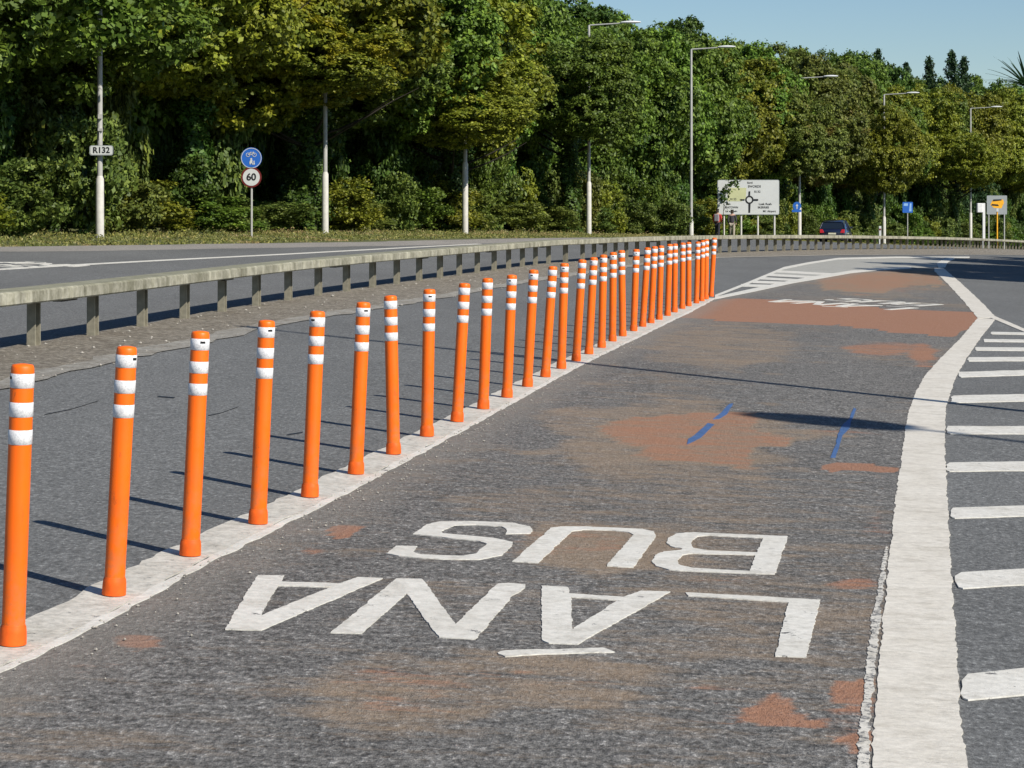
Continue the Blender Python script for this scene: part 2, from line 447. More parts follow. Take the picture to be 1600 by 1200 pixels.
# curves (x as a function of distance)
BUS_R = W((1362, 1200), (1372, 1050), (1385, 920), (1397, 800), (1408, 720), (1418, 650), (1430, 615), (1447, 585), (1475, 555), (1500, 530), (1527, 498))
LINE_R = W((1510, 1200), (1500, 1100), (1490, 950), (1482, 820), (1476, 700), (1477, 640), (1492, 592), (1510, 560), (1532, 528), (1556, 498))
WHITE_N = W((0, 1053), (175, 965), (315, 885), (518, 783), (583, 748), (730, 669), (901, 574), (1080, 487), (1119, 466))
VERGE_R = W((0, 602), (70, 585), (210, 553), (332, 529), (420, 508), (520, 491), (590, 480), (730, 457), (835, 438), (1000, 414), (1122, 403)) + [(11.5, 76), (19.5, 90), (40, 118)]
BAR = [(-6.4, 10), (-4.5, 21.3), (-2.77, 33.2), (.65, 51), (1.75, 55), (3.75, 62), (6.8, 71), (12.5, 86), (19.8, 104), (31.3, 135), (46, 168)]
EDGE_L = [(-26, 20), (-19, 34), (-11.4, 49), (-4.6, 66), (1.0, 86), (7.5, 108), (13, 126), (20, 149), (33, 176), (47, 203), (70, 245)]
FAR_R = [(10, 0), (11, 20), (14, 40), (16.6, 54), (20.5, 68), (26.5, 82), (45, 105), (80, 135), (110, 160)]

def curve(ctrl, step):
    """Catmull-Rom through the control points, resampled at equal steps"""
    P = [Vector(p) for p in ctrl]; P = [2 * P[0] - P[1]] + P + [2 * P[-1] - P[-2]]
    out = []
    for i in range(1, len(P) - 2):
        for k in range(40):
            t = k / 40
            a, b, c, d = P[i - 1:i + 3]
            out.append(.5 * ((2 * b) + (c - a) * t + (2 * a - 5 * b + 4 * c - d) * t * t + (3 * b - a - 3 * c + d) * t ** 3))
    out.append(P[-2]); res = [out[0]]; acc = 0; s = 0
    for a, b in zip(out, out[1:]):
        L = (b - a).length
        while acc + L >= (len(res)) * step:
            t = (len(res) * step - acc) / L; res.append(a + (b - a) * t)
        acc += L
    return res
barc = curve(BAR, .5)
BARF = [(p.x, p.y) for p in barc]

sheet('road', lambda d: interp(EDGE_L, d), lambda d: interp(FAR_R, d), -12, 200, 0.0, M['asphalt'], 30, lambda d: 1.0, label='dark grey asphalt carriageway curving away to the right', cat='road')
sheet('hard_shoulder_road', lambda d: interp(EDGE_L, d) + .02, lambda d: interp(EDGE_L, d) + 2.3, 20, 110, .004, M['shoulder'], 3, lambda d: 1.0, jit=.25, label='pale old asphalt strip beside the far grass verge', cat='road')
sheet('median_ground', lambda d: interp(BARF, d) - .22, lambda d: interp(VERGE_R, d), -5, 112, .010, M['gravel'], 10, lambda d: .5, jit=.10, label='gritty brown median under the concrete barrier', cat='ground')
sheet('edging_path', lambda d: interp(VERGE_R, d) - .10 - d * .002, lambda d: interp(VERGE_R, d) + .14, -5, 110, .015, M['kerbpale'], 2, lambda d: .4, jit=.12, label='pale crumbling concrete edging between median and road', cat='path')
sheet('median_ground', lambda d: interp(BARF, d) - .6, lambda d: interp(BARF, d) + 6, 112, 165, .010, M['gravel'], 8, lambda d: 1.0, label='far end of the gritty median behind the barrier', cat='ground')

# small stones lying on the median and along the bollard line
V_ = []; F_ = []
for q in range(800):
    if q < 320:
        d = random.uniform(14, 60); x = random.uniform(interp(BARF, d) - .1, interp(VERGE_R, d) + .25); r_ = random.uniform(.008, .022) * (1.5 if random.random() < .08 else 1)
    else:
        d = random.uniform(6.5, 26); x = interp(WHITE_N, d) + abs(random.gauss(0, .16)) - .02; r_ = random.uniform(.003, .009)
    z = gz(x, d) + .006 + r_ * .3; n = len(V_)
    V_ += [(x + a * r_ * random.uniform(.7, 1.2), d + b * r_ * random.uniform(.7, 1.2), z + c * r_ * random.uniform(.5, .8)) for a, b, c in ((1, 0, 0), (-1, 0, 0), (0, 1, 0), (0, -1, 0), (0, 0, 1), (0, 0, -1))]
    F_ += [tuple(i + n for i in f_) for f_ in ((0, 2, 4), (2, 1, 4), (1, 3, 4), (3, 0, 4), (2, 0, 5), (1, 2, 5), (3, 1, 5), (0, 3, 5))]
me = bpy.data.meshes.new('gravel'); me.from_pydata(V_, [], F_); me.update()
tag(link('gravel', me, simple('pale_stone', (.36, .34, .30), .9, var=.35, scale=3)), 'small pale stones scattered on the median and beside the bollard line', 'gravel', None, 'stuff')
# patches of worn red surfacing: (px, py, rx, ry, strength)
RED = [(1080, 685, 150, 46, .34), (1335, 675, 75, 7, .38), (490, 862, 26, 8, .6), (215, 1003, 36, 11, .8), (150, 1040, 60, 12, .4),
       (1150, 1100, 110, 50, .40), (1330, 1110, 50, 60, .42), (1340, 912, 46, 9, .6), (1368, 830, 20, 60, .38), (1375, 770, 18, 50, .3),
       (640, 1085, 150, 40, .40), (850, 1060, 200, 26, .34), (1385, 545, 60, 12, .6), (1440, 552, 24, 18, .7), (1350, 560, 110, 9, .25), (1290, 520, 60, 14, .3), (880, 850, 150, 30, .36), (1130, 905, 90, 12, .3),
       (400, 1090, 120, 30, .26), (1370, 440, 80, 18, .55), (1310, 432, 60, 14, .52), (1420, 432, 40, 10, .4), (1230, 448, 80, 10, .28), (1050, 745, 80, 12, .25), (700, 660, 50, 6, .2)]
TAN = [(900, 790, 160, 24, .40), (1000, 760, 120, 20, .35), (1130, 540, 120, 34, .48), (1060, 600, 120, 20, .30), (960, 860, 150, 34, .62), (900, 835, 80, 20, .5), (1040, 690, 190, 64, .50), (800, 1060, 260, 40, .50),
       (620, 1100, 150, 44, .48), (1150, 1060, 220, 40, .30), (1380, 440, 110, 24, .4), (1180, 500, 200, 26, .3), (700, 700, 90, 20, .3), (880, 620, 70, 14, .26), (420, 870, 60, 30, .3), (760, 930, 100, 20, .34)]
PATCH = [([(985, 652), (1060, 646), (1178, 645), (1180, 672), (1240, 684), (1230, 700), (1172, 700), (1172, 732), (1080, 722), (985, 716), (1010, 700), (960, 690), (930, 668)], .62, 0.85),
 ([(1145, 1118), (1190, 1098), (1205, 1080), (1235, 1085), (1245, 1110), (1275, 1125), (1265, 1142), (1190, 1142)], .82, .4), ([(1310, 1068), (1365, 1062), (1360, 1108), (1318, 1110), (1290, 1090)], .72, .2), ([(1310, 1150), (1358, 1146), (1352, 1182), (1335, 1180)], .95, .2),
 ([(1285, 728), (1310, 722), (1402, 730), (1400, 738), (1290, 737)], 1.0, .1), ([(512, 828), (540, 821), (568, 826), (560, 836), (545, 846), (520, 842)], 1.0, .1), ([(870, 838), (1000, 836), (985, 886), (835, 880)], .3, 1.0), ([(1275, 425), (1330, 421), (1462, 424), (1478, 446), (1420, 446), (1380, 458), (1290, 455)], .55, .9)]
BAND = [(1095, 474), (1150, 466), (1240, 471), (1440, 486), (1535, 488), (1528, 500), (1492, 527), (1400, 519), (1310, 508), (1200, 506), (1080, 496), (1050, 498)]
def inpoly(x, y, P):
    c = False
    for (x0, y0), (x1, y1) in zip(P, P[1:] + P[:1]):
        if (y0 > y) != (y1 > y) and x < (x1 - x0) * (y - y0) / (y1 - y0) + x0: c = not c
    return c
def wear(v, xr, xl):
    x, y, z = v
    if y < 3: return (.1, .2, 0)
    px = CX + FPX * x / y; py = HY + FPX * (CAMH - gz(x, y)) / y
    r = .06 + .10 * mnoise.noise(Vector((x * .8, y * .35, 0))); t = .23 + .28 * mnoise.noise(Vector((x * .5, y * .3, 5)))
    wob = mnoise.noise(Vector((x * 1.6, y * 1.1, 9))) + .6 * mnoise.noise(Vector((x * 4.5, y * 3, 2)))
    for cx, cy, rx, ry, s in RED:
        q = ((px - cx) / rx) ** 2 + ((py - cy) / ry) ** 2; q *= 1 + .9 * wob
        if q < 1.9: r = max(r, s * 1.12 * min(1, (1.9 - q) * .62))
    for cx, cy, rx, ry, s in TAN:
        q = ((px - cx) / rx) ** 2 + ((py - cy) / ry) ** 2; q *= 1 + .9 * wob
        if q < 1.8: t = max(t, s * min(1, (1.8 - q)))
    for P_, a_, b_ in PATCH:
        if inpoly(px + 9 * wob, py + 4 * wob, P_): r = max(r, a_); t = max(t, b_)
    if inpoly(px, py + 1.5 * wob, BAND): r = 1.5
    p = max(0, 1 - (x - xl) / (.42 + .12 * mnoise.noise(Vector((y * 1.5, 0, 0)))))
    return (r, t, min(1, p * 1.4))
busl = lambda d: interp(WHITE_N, min(d, 38)) - .01 if d <= 38 else interp([G(1119, 466), G(1240, 442), G(1330, 427), G(1425, 420), G(1462, 419)], d)
TOPR = [G(1532, 494), G(1505, 468), G(1480, 442), G(1460, 424), G(1462, 414)]
def busr(d):
    if d <= BUS_R[-1][1]: return interp(BUS_R, d) + .02
    return interp(sorted(TOPR, key=lambda t: t[1]), d) 
D_END = G(1462, 420)[1]
sheet('bus_lane_road', busl, busr, -4, D_END, .004, M['buslane'], 56, lambda d: .035 + max(0, d) ** 1.6 * .0016, wearf=wear, label='bus lane asphalt with worn patches of red surfacing', cat='road')

# ------------------------------------------------------------------ painted markings
S = 'road marking'
sheet('bollard_line_marking', lambda d: interp(WHITE_N, d) - .27, lambda d: interp(WHITE_N, d) - .035, -4, G(1119, 466)[1], .009, M['paint_old'], 3, lambda d: .06 + d * .004, jit=.03, label='scuffed broad white line that the orange bollards stand on', cat=S)
sheet('bollard_edge_marking', lambda d: interp(WHITE_N, d) - .033, lambda d: interp(WHITE_N, d) + .012, -4, G(1119, 466)[1], .010, M['paint'], 2, lambda d: .05 + d * .004, jit=.022, label='thin brighter white strip on the near edge of the bollard line', cat=S)
sheet('wide_lane_marking', lambda d: interp(BUS_R, d), lambda d: interp(LINE_R, d), 1, min(BUS_R[-1][1], LINE_R[-1][1]), .010, M['paint_line'], 5, lambda d: .02 + d * .002, jit=.012, label='wide white line curving along the right side of the bus lane', cat=S)
sheet('crumbled_marking', lambda d: interp(BUS_R, d) - .045 + .028 * max(0, (d - 9.0) / 2.2), lambda d: interp(BUS_R, d) - .012, 1, 10.8, .009, M['paint_crumb'], 2, lambda d: .012, jit=.012, label='narrow crumbled strip of old paint left of the wide white line', cat=S)
def bandpoly(pts):  # [(x, ytop, ybot)] -> polygon
    return [(x, a) for x, a, b in pts] + [(x, b) for x, a, b in pts][::-1]
flat('ladder_marking', [[(1460, 419), (1474, 419), (1503, 444), (1531, 470), (1557, 497), (1528, 498), (1503, 468), (1478, 441), (1460, 424)]], .011, M['paint_line'], 'narrow white line beyond the bend of the wide white line', S, .03, .3)
flat('fork_marking', [[(1549, 492), (1600, 514), (1700, 560), (1850, 634), (2300, 850), (2300, 858), (1850, 640), (1700, 566), (1600, 519), (1548, 497)]], .012, M['paint_line'], 'thin white line forking off to the right of the wide line', S, .01, .3)
bars = [(1503, 1055, 1096, -.085), (1494, 896, 921, -.05), (1485, 795, 811, -.03), (1479, 724, 738, -.015), (1480, 667, 679, 0.0), (1486, 619, 630, -.02), (1498, 582, 590, -.03), (1512, 559, 565, -.005), (1524, 543, 548, .01), (1537, 530.5, 534.5, .01), (1548, 519, 522.5, .02)]
ordn = 'nearest second third fourth fifth sixth seventh eighth ninth tenth farthest'.split()
for i, (x, a, b, s) in enumerate(bars):
    w = (b - a); e = 1900 if i < 8 else (1760 if i < 9 else (1700 if i == 9 else 1640))
    if i >= 5: e = (1810, 1740, 1696, 1664, 1634, 1606)[i - 5]
    flat('hatch_bar', [[(x, b - w * .22), (x + w * .02, a + w * .25), (x + w * .22, a), (1600, a + s * (1600 - x)), (e, a + s * (e - x)), (e, b + s * (e - x)), (1600, b + s * (1600 - x)), (x + w * .35, b), (x + w * .08, b - w * .07)]],
         .011, M['paint'], f'{ordn[i]} white hatch bar right of the wide line', S, .022, .1, group='white hatch bars right of the wide line')
flat('island_pavement', [[(1204, 430), (1226, 419), (1265, 411), (1312, 405.2), (1400, 404), (1476, 404), (1464, 418), (1425, 418.3), (1330, 424), (1262, 434)]], .008, M['island'], 'pale worn painted island between the two far white lines', 'traffic island', .0, .5)
flat('gore_upper_marking', [bandpoly([(1117, 461.5, 464.5), (1170, 440.5, 444), (1225, 417.5, 421), (1262, 410.3, 413.2), (1310, 403.2, 405.6), (1400, 401.2, 403.4), (1515, 401.2, 403.2)])], .013, M['paint'], 'upper white line of the far striped gore', S, .0, .4)
flat('gore_lower_marking', [bandpoly([(1117, 464.5, 468), (1180, 450.5, 455.5), (1240, 437.5, 442.5), (1285, 430, 435), (1330, 423, 427), (1370, 419.5, 423), (1424, 417, 419.8)])], .014, M['paint'], 'lower white line of the far striped gore', S, .0, .4)
gb = [((1158, 446), (1203, 447)), ((1176, 440.5), (1229, 442.3)), ((1188, 435), (1255, 438.5)), ((1200, 429.6), (1280, 433.8)), ((1214, 424.3), (1300, 429))]
flat('gore_stripe_marking', [[(a[0], a[1] - 1.7), (b[0], b[1] - 1.6), (b[0], b[1] + 1.6), (a[0], a[1] + 1.8)] for a, b in gb], .012, M['paint'], 'slanting white stripes inside the far gore', S, .0, .4)
flat('island_tip_marking', [[(1466, 419), (1464, 411), (1476, 404.6), (1486, 402.5), (1492, 404.5), (1481, 410), (1477, 418)]], .014, M['paint'], 'short curved white mark at the tip of the pale island', S, .0, .4)
carr = W((-90, 427), (0, 421), (120, 414), (250, 407), (350, 402), (450, 397), (560, 391))
sheet('far_lane_marking', lambda d: interp(carr, d) - .10, lambda d: interp(carr, d) + .10, 20, 70, .010, M['paint'], 2, lambda d: .5, label='long white line on the carriageway beyond the barrier', cat=S)

# blue survey marks
flat('survey_marking', [[(1140, 632), (1146, 631), (1136, 648), (1124, 655), (1114, 656), (1126, 646)]], .010, M['blue_paint'], 'short blue paint dash on the bus lane, upper left one', 'paint mark', .01, .2)
flat('survey_marking', [[(1106, 662), (1116, 664), (1095, 684), (1086, 690), (1074, 695), (1076, 687), (1082, 683)]], .010, M['blue_paint'], 'blue paint arrow on the bus lane below the short blue dash', 'paint mark', .01, .2)
flat('survey_marking', [[(1334, 638), (1339, 640), (1329, 660), (1328, 670), (1317, 680), (1310, 700), (1305, 716), (1298, 716), (1306, 694), (1311, 676), (1317, 664), (1327, 655)]], .010, M['blue_paint'], 'long blue paint arrow near the wide white line', 'paint mark', .01, .2)

# lettering, traced from measured outlines
def z1(u, v): return (340 + u / 3.077, 880 + v / 3.077)
def z2(u, v): return (780 + u / 3.077, 800 + v / 3.077)
def z3(u, v): return (600 + u / 3.478, 800 + v / 3.478)
def tr(f, pts): return [f(*p) for p in pts]
LET = {
 'last_a': [tr(z1, [(35, 325), (190, 65), (322, 65), (306, 95), (585, 103), (672, 74), (795, 78), (210, 328)]), tr(z1, [(290, 114), (548, 120), (205, 260)])],
 'n': [tr(z1, [(545, 340), (860, 80), (985, 82), (1145, 300), (1345, 105), (1400, 102), (1482, 108), (1480, 122), (1420, 160), (1240, 372), (1060, 362), (908, 152), (690, 345)])],
 'first_a': [tr(z2, [(203, 360), (330, 367), (340, 398), (600, 415), (680, 385), (822, 390), (375, 642), (240, 638), (205, 620)]), tr(z2, [(345, 416), (572, 431), (350, 572)])],
 'accent': [[(942, 1014.5), (961, 1021), (860, 1024), (790, 1028), (776, 1022), (784, 1019)]],
 'l': [tr(z2, [(895, 393), (1545, 428), (1475, 705), (1328, 700), (1390, 440), (905, 408)])],
 'b': [tr(z2, [(1388, 122), (1325, 305), (960, 292), (820, 284), (755, 266), (735, 243), (750, 213), (790, 195), (875, 188), (880, 181), (830, 172), (803, 155), (812, 132), (850, 110), (930, 103)]),
       tr(z2, [(1270, 130), (1240, 200), (1000, 190), (930, 178), (922, 150), (950, 122), (1010, 118)]), tr(z2, [(1232, 212), (1205, 290), (920, 275), (862, 258), (858, 235), (885, 212), (930, 205)])],
 'u': [tr(z3, [(700, 275), (905, 92), (960, 85), (1100, 85), (1400, 98), (1465, 112), (1480, 135), (1355, 308), (1215, 300), (1215, 290), (1355, 130), (1330, 115), (1240, 105), (1080, 102), (1020, 112), (835, 283)])],
 's': [tr(z3, [(15, 232), (65, 190), (180, 192), (160, 222), (200, 238), (430, 245), (500, 232), (560, 180), (520, 165), (160, 125), (230, 75), (300, 58), (480, 55), (700, 65), (790, 85), (810, 105), (795, 122), (662, 125), (668, 100), (640, 85), (500, 75), (380, 78), (310, 110), (320, 122), (600, 148), (700, 170), (700, 185), (640, 240), (520, 265), (300, 262), (80, 245)])],
}
LETW = {k: [[G(*p) for p in lp] for lp in v] for k, v in LET.items()}
WORDS = {'LÁNA': ['l', 'first_a', 'accent', 'n', 'last_a'], 'BUS': ['b', 'u', 's']}
for w, ks in WORDS.items():
    flat('lettering_marking', [LETW[k] for k in ks], .011, M['paint'], f'large white word {w} painted upside down on the near bus lane', 'road lettering', .009, .02, world=True)
def xf(c0, c1, ang, sx, sy):
    ca, sa = math.cos(ang), math.sin(ang)
    def f(p):
        # undo the slant of the near lettering, then rotate
        u = (p[0] - c0[0]) - .17 * (p[1] - c0[1]); v = p[1] - c0[1]; u *= sx; v *= sy
        return (c1[0] + u * ca - v * sa, c1[1] + u * sa + v * ca)
    return f
f = xf((.1, 9.2), (5.72, 37.45), R(-30), 1.02, 1.1)
for w, ks in WORDS.items():
    flat('lettering_marking', [[[f(p) for p in lp] for lp in LETW[k]] for k in ks], .012, M['paint'], f'distant white word {w} painted across the red surfacing', 'road lettering', .01, .1, world=True)
f2 = xf((.1, 9.2), (-9.0, 40.3), R(160), 1.0, .8)
flat('lettering_marking', [[[f2(p) for p in lp] for lp in LETW[k]] for k in WORDS['BUS'] + WORDS['LÁNA']], .012, M['paint'], 'white lettering on the carriageway beyond the barrier at far left', 'road lettering', .01, .1, world=True)
# a few hairline cracks on the road beside the bollards
def crack(pts, w):
    P = [G(*p) for p in pts]; a = []; b = []
    for i, (x, y) in enumerate(P):
        j = .03 * (random.random() - .5); a.append((x + j, y + w / 2)); b.append((x + j, y - w / 2))
    return a + b[::-1]
flat('crack_marking', [crack([(70, 648), (110, 640), (150, 627)], .06), crack([(325, 650), (345, 646), (372, 636)], .05), crack([(250, 620), (275, 622)], .08), crack([(452, 680), (470, 676)], .06)], .006, M['black'], 'thin dark crack lines in the asphalt beside the bollards', 'crack', .0, .1, world=True)

# ------------------------------------------------------------------ bollards
BOL = [(20, 1010, 37, 565), (178, 932, 199, 538), (297, 870, 313, 515), (403, 820, 417, 498), (484, 778, 496, 484), (556, 742, 568, 470), (615, 711, 610, 460), (667, 683, 671, 450), (714, 660, 726, 441), (755, 640, 762, 433),
       (792, 622, 800, 428), (824, 605, 834, 420), (852, 590, 864, 415), (877, 577, 882, 410), (900, 565, 910, 404.5), (920, 554, 928, 401), (940, 544, 943, 397), (957, 534, 958, 393), (973, 526, 971, 390), (990, 518, 994.5, 388.5),
       (1004, 511, 1012, 386), (1017, 505.5, 1023, 384), (1030, 500, 1033, 383), (1043, 494, 1046.5, 380.5), (1054, 488.5, 1054.5, 380), (1066, 483, 1067, 378.5), (1076, 479, 1076, 377.5), (1088, 474.5, 1090.5, 377), (1096.5, 471, 1098, 375), (1103, 468, 1104, 373.5), (1111, 464, 1116.5, 371)]
ORD = 'first second third fourth fifth sixth seventh eighth ninth tenth eleventh twelfth thirteenth fourteenth fifteenth sixteenth seventeenth eighteenth nineteenth twentieth'.split()
def ordi(n):
    if n < 20: return ORD[n]
    t = {2: 'twenty', 3: 'thirty', 4: 'forty', 5: 'fifty', 6: 'sixty', 7: 'seventy', 8: 'eighty'}
    te = {3: 'thirtieth', 4: 'fortieth', 5: 'fiftieth', 6: 'sixtieth', 7: 'seventieth', 8: 'eightieth', 9: 'ninetieth'}
    k = n + 1
    return te[k // 10] if k % 10 == 0 else t[k // 10] + '-' + ORD[k % 10 - 1]
def bollard():
    root = empty('bollard', (0, 0, 0)); r = .0405
    MB().lathe([(r, .03), (r, .975), (r * .97, .988), (r * .88, .996), (r * .3, 1.0), (.001, 1.0)], 28, cap_top=False).build('tube', M['orange'], root)
    MB().lathe([(.0475, 0), (.0475, .02), (.0465, .045), (.0445, .062), (.0412, .068), (.0412, .071), (.039, .072)], 28, cap_top=False).build('foot', M['orange_foot'], root)
    for a, b in ((.915, .966), (.812, .864), (.714, .766)):
        o = MB().lathe([(r + .0002, a), (r + .0016, a + .001), (r + .0016, b - .001), (r + .0002, b)], 28, cap_top=False).build('reflective_band', M['band'], root)
    # dark stamped tab on the top band, seen on some sides only
    mb = MB()
    for k in range(5):
        an = -2.15 + k * .11; an2 = an + .11; q = r + .0022
        mb.add([(q * math.cos(an), q * math.sin(an), .946), (q * math.cos(an2), q * math.sin(an2), .946), (q * math.cos(an2), q * math.sin(an2), .956), (q * math.cos(an), q * math.sin(an), .956)], [(0, 1, 2, 3)])
    mb.build('stamped_mark', M['black'], root)
    return root
b0 = bollard()
for i, (bx, by, tx, ty) in enumerate(BOL):
    o = b0 if i == 0 else copy_tree(b0)
    x, y = G(bx, by); s = y / FPX
    hx = (tx - bx) * s; hz = (by - ty) * s - .015
    o.location = (x, y, gz(x, y) + .009)
    L = math.hypot(hx, hz); o.scale = (1, 1, min(1.06, max(.95, L / 1.0)))
    o.rotation_mode = 'QUATERNION'
    tilt = Quaternion((0, 1, 0), math.atan2(hx, hz)) @ Quaternion((1, 0, 0), R(random.uniform(-1, 1)))
    spin = [-.75, 1.4, .75, .9, -.2, .8, 2.2, .5, 2.0, 2.6, -.1, -.1, 1.8, .1][i] if i < 14 else random.choice([-.3, 2.0, .3, 2.9])
    o.rotation_quaternion = tilt @ Quaternion((0, 0, 1), spin)
    lean = ' leaning slightly left' if hx < -.01 else (' leaning clearly right' if hx / hz > .055 else '')
    nm = 'nearest' if i == 0 else ('farthest' if i == len(BOL) - 1 else ordi(i))
    tag(o, f'orange bollard with white bands{lean}, {nm} in the row' + ('' if i in (0, len(BOL) - 1) else ' from the near end'), 'bollard', 'orange bollards on the white line')

# ------------------------------------------------------------------ concrete crash barrier
bar_root = empty('crash_barrier', (barc[0].x, barc[0].y, 0)); tag(bar_root, 'long weathered concrete post and rail barrier along the median', 'barrier')
ox, oy = barc[0].x, barc[0].y
prof = [(-.19, .435), (.19, .435), (.205, .45), (.205, .545), (.185, .562), (-.185, .562), (-.205, .545), (-.205, .45)]
mb = MB(); seg = []; n = len(barc)
def ring_at(p, t):
    nrm = Vector((t.y, -t.x)); zz = gz(p.x, p.y) + .012
    return [(p.x + nrm.x * a - ox, p.y + nrm.y * a - oy, zz + c) for a, c in prof]
k = 0
while k < n - 1:
    e = min(n - 1, k + 12); rings = []
    for j in range(k, e + 1):
        t = (barc[min(j + 1, n - 1)] - barc[max(j - 1, 0)]).normalized(); p = barc[j].copy()
        if j == e: p -= t * .02
        rings.append(ring_at(p, t))
    m = len(prof); vs = [v for r_ in rings for v in r_]; fs = []
    for i in range(len(rings) - 1):
        for q in range(m):
            fs.append((i * m + q, i * m + (q + 1) % m, (i + 1) * m + (q + 1) % m, (i + 1) * m + q))
    fs += [tuple(range(m))[::-1], tuple(range((len(rings) - 1) * m, len(rings) * m))]
    mb.add(vs, fs); k = e
mb.build('rail', M['concrete'], bar_root)
# joint brackets hanging under the rail ends
mb = MB(); k = 12
while k < n - 1:
    p = barc[k]; t = (barc[min(k + 1, n - 1)] - barc[k - 1]).normalized()
    mb.box(p.x - ox, p.y - oy, gz(p.x, p.y) + .012 + .418, .10, .42, .030, math.atan2(-t.x, t.y)); k += 12
mb.build('joint_bracket', M['black'], bar_root)
# posts: channel section, open on the far side of each post
pm = MB()
pm.add([(a, b, c) for c in (0, .433) for a, b in [(-.14, -.07), (-.055, -.07), (-.055, -.048), (-.12, -.048), (-.12, .048), (-.055, .048), (-.055, .07), (-.14, .07)]],
       [tuple(range(8))[::-1], tuple(range(8, 16))] + [(q, (q + 1) % 8, (q + 1) % 8 + 8, q + 8) for q in range(8)])
post0 = None; fine = curve(BAR, .05); s = 0; i = 0; npst = 0
first = min(range(len(fine)), key=lambda q: abs(fine[q].y - 21.3)); i = first - int(1.72 * 4 / .05)
while i < len(fine) - 1 and npst < 99:
    p = fine[i]; t = (fine[i + 1] - fine[i - 1]).normalized()
    if post0 is None: o = post0 = pm.build('post', M['post'], bar_root)
    else:
        o = post0.copy(); COL.objects.link(o)
    o.location = (p.x - ox, p.y - oy, gz(p.x, p.y) + .004)
    o.rotation_euler[2] = math.atan2(-t.x, t.y) + random.uniform(-.03, .03)
    o.rotation_euler[0] = random.uniform(-.008, .008)
    sp = 1.72 if p.y < 46 else (1.55 if p.y < 55 else 1.28)
    i += int(sp / .05); npst += 1

# ------------------------------------------------------------------ foliage
def leaves_mesh(name, P, Nn, size, material, aspect=.65):
    """rhombic leaves at points P with normals Nn"""
    n = len(P)
    Nn = Nn / (np.linalg.norm(Nn, axis=1, keepdims=True) + 1e-9)
    ref = RNG.normal(size=(n, 3)); u = np.cross(Nn, ref); u /= np.linalg.norm(u, axis=1, keepdims=True) + 1e-9
    w = np.cross(Nn, u); s = (size * RNG.uniform(.6, 1.3, (n, 1)))
    V = np.empty((n, 4, 3)); V[:, 0] = P - u * s; V[:, 1] = P - w * s * aspect + u * s * .1; V[:, 2] = P + u * s + Nn * s * .15; V[:, 3] = P + w * s * aspect + u * s * .1
    me = bpy.data.meshes.new(name)
    me.vertices.add(n * 4); me.vertices.foreach_set('co', V.reshape(-1).astype(np.float32))
    me.loops.add(n * 4); me.loops.foreach_set('vertex_index', np.arange(n * 4, dtype=np.int32))
    me.polygons.add(n); me.polygons.foreach_set('loop_start', np.arange(0, n * 4, 4, dtype=np.int32)); me.polygons.foreach_set('loop_total', np.full(n, 4, dtype=np.int32))
    me.update(calc_edges=True); me.materials.append(material)
    return me
def unit(n): 
    d = RNG.normal(size=(n, 3)); return d / np.linalg.norm(d, axis=1, keepdims=True)
def lobed(n, Rh, Rv, nl, lr=(.26, .42), clump=14, spread=.26, flat_bottom=.75, hole=0):
    """leaf points on the outer skins of many overlapping lobes that fill an ellipsoid crown"""
    c = unit(nl) * RNG.uniform(.30, .88, (nl, 1)) ** .7
    c[:, 2] = np.where(c[:, 2] < 0, c[:, 2] * flat_bottom, c[:, 2])
    c[:, :2] *= Rh; c[:, 2] *= Rv; r = RNG.uniform(lr[0], lr[1], nl) * Rh
    m = n // clump; K = 7 if hole else 3; idx = RNG.choice(nl, size=m * K, p=r ** 2 / (r ** 2).sum())
    d = unit(m * K); rr = r[idx][:, None] * RNG.uniform(.78, 1.08, (m * K, 1)) ; d2 = d * np.array([1, 1, .85])
    P = c[idx] + d2 * rr
    dist = np.linalg.norm(P[:, None, :] - c[None], axis=2) / r[None]; dist[np.arange(len(P)), idx] = 9
    keep = dist.min(axis=1) > .80
    if hole:
        q = P * 5.2; ph = RNG.uniform(0, 6.28, 6)
        nz = np.sin(q[:, 0] + ph[0] + 1.3 * np.sin(q[:, 1] * .7)) + np.sin(q[:, 1] + ph[1] + 1.3 * np.sin(q[:, 2] * .8)) + np.sin(q[:, 2] * 1.1 + ph[2] + 1.3 * np.sin(q[:, 0] * .6))
        keep &= nz > hole
    P = P[keep][:m]; d = d[keep][:m]; m = len(P)
    C = np.repeat(P, clump, axis=0); D = np.repeat(d, clump, axis=0)
    Q = C + RNG.normal(size=C.shape) * spread * np.array([1, 1, .6])
    Nn = D * .8 + np.array([0, 0, .55]) + RNG.normal(size=C.shape) * .55
    return Q, Nn
def tubes_tree(seed, H, r0):
    rr = random.Random(seed); mb = MB()
    pts = [(0, 0, -.2)]; x = y = 0
    for k in range(1, 7):
        x += rr.uniform(-.12, .12); y += rr.uniform(-.12, .12); pts.append((x, y, H * .75 * k / 6))
    mb.tube(pts, [r0 * 1.25] + [r0 * (1 - .13 * k) for k in range(1, 7)], 9)
    for k in range(9):
        a = rr.uniform(0, 6.28); z0 = H * rr.uniform(.34, .6); L = H * rr.uniform(.2, .34)
        b = Vector((x * z0 / H, y * z0 / H, z0)); q = [b]
        for j in range(1, 5):
            q.append(b + Vector((math.cos(a) * L * j / 4, math.sin(a) * L * j / 4, L * .75 * (j / 4) ** 1.3 + rr.uniform(-.1, .1))))
        mb.tube(q, [r0 * .42 * (1 - .2 * j) for j in range(5)], 6)
    return mb
CROWNS = []; TRUNKS = []
for k in range(5):
    P, Nn = lobed(74000, 4.3, 4.6, 84, (.16, .33), 16, .14, .75, .2); CROWNS.append(leaves_mesh('crown', P, Nn, .108, M['leaf_green']))
    t = tubes_tree(k, 12, .2).build('trunk_proto', M['bark']); TRUNKS.append(t.data); bpy.data.objects.remove(t)
SHRUBS = []
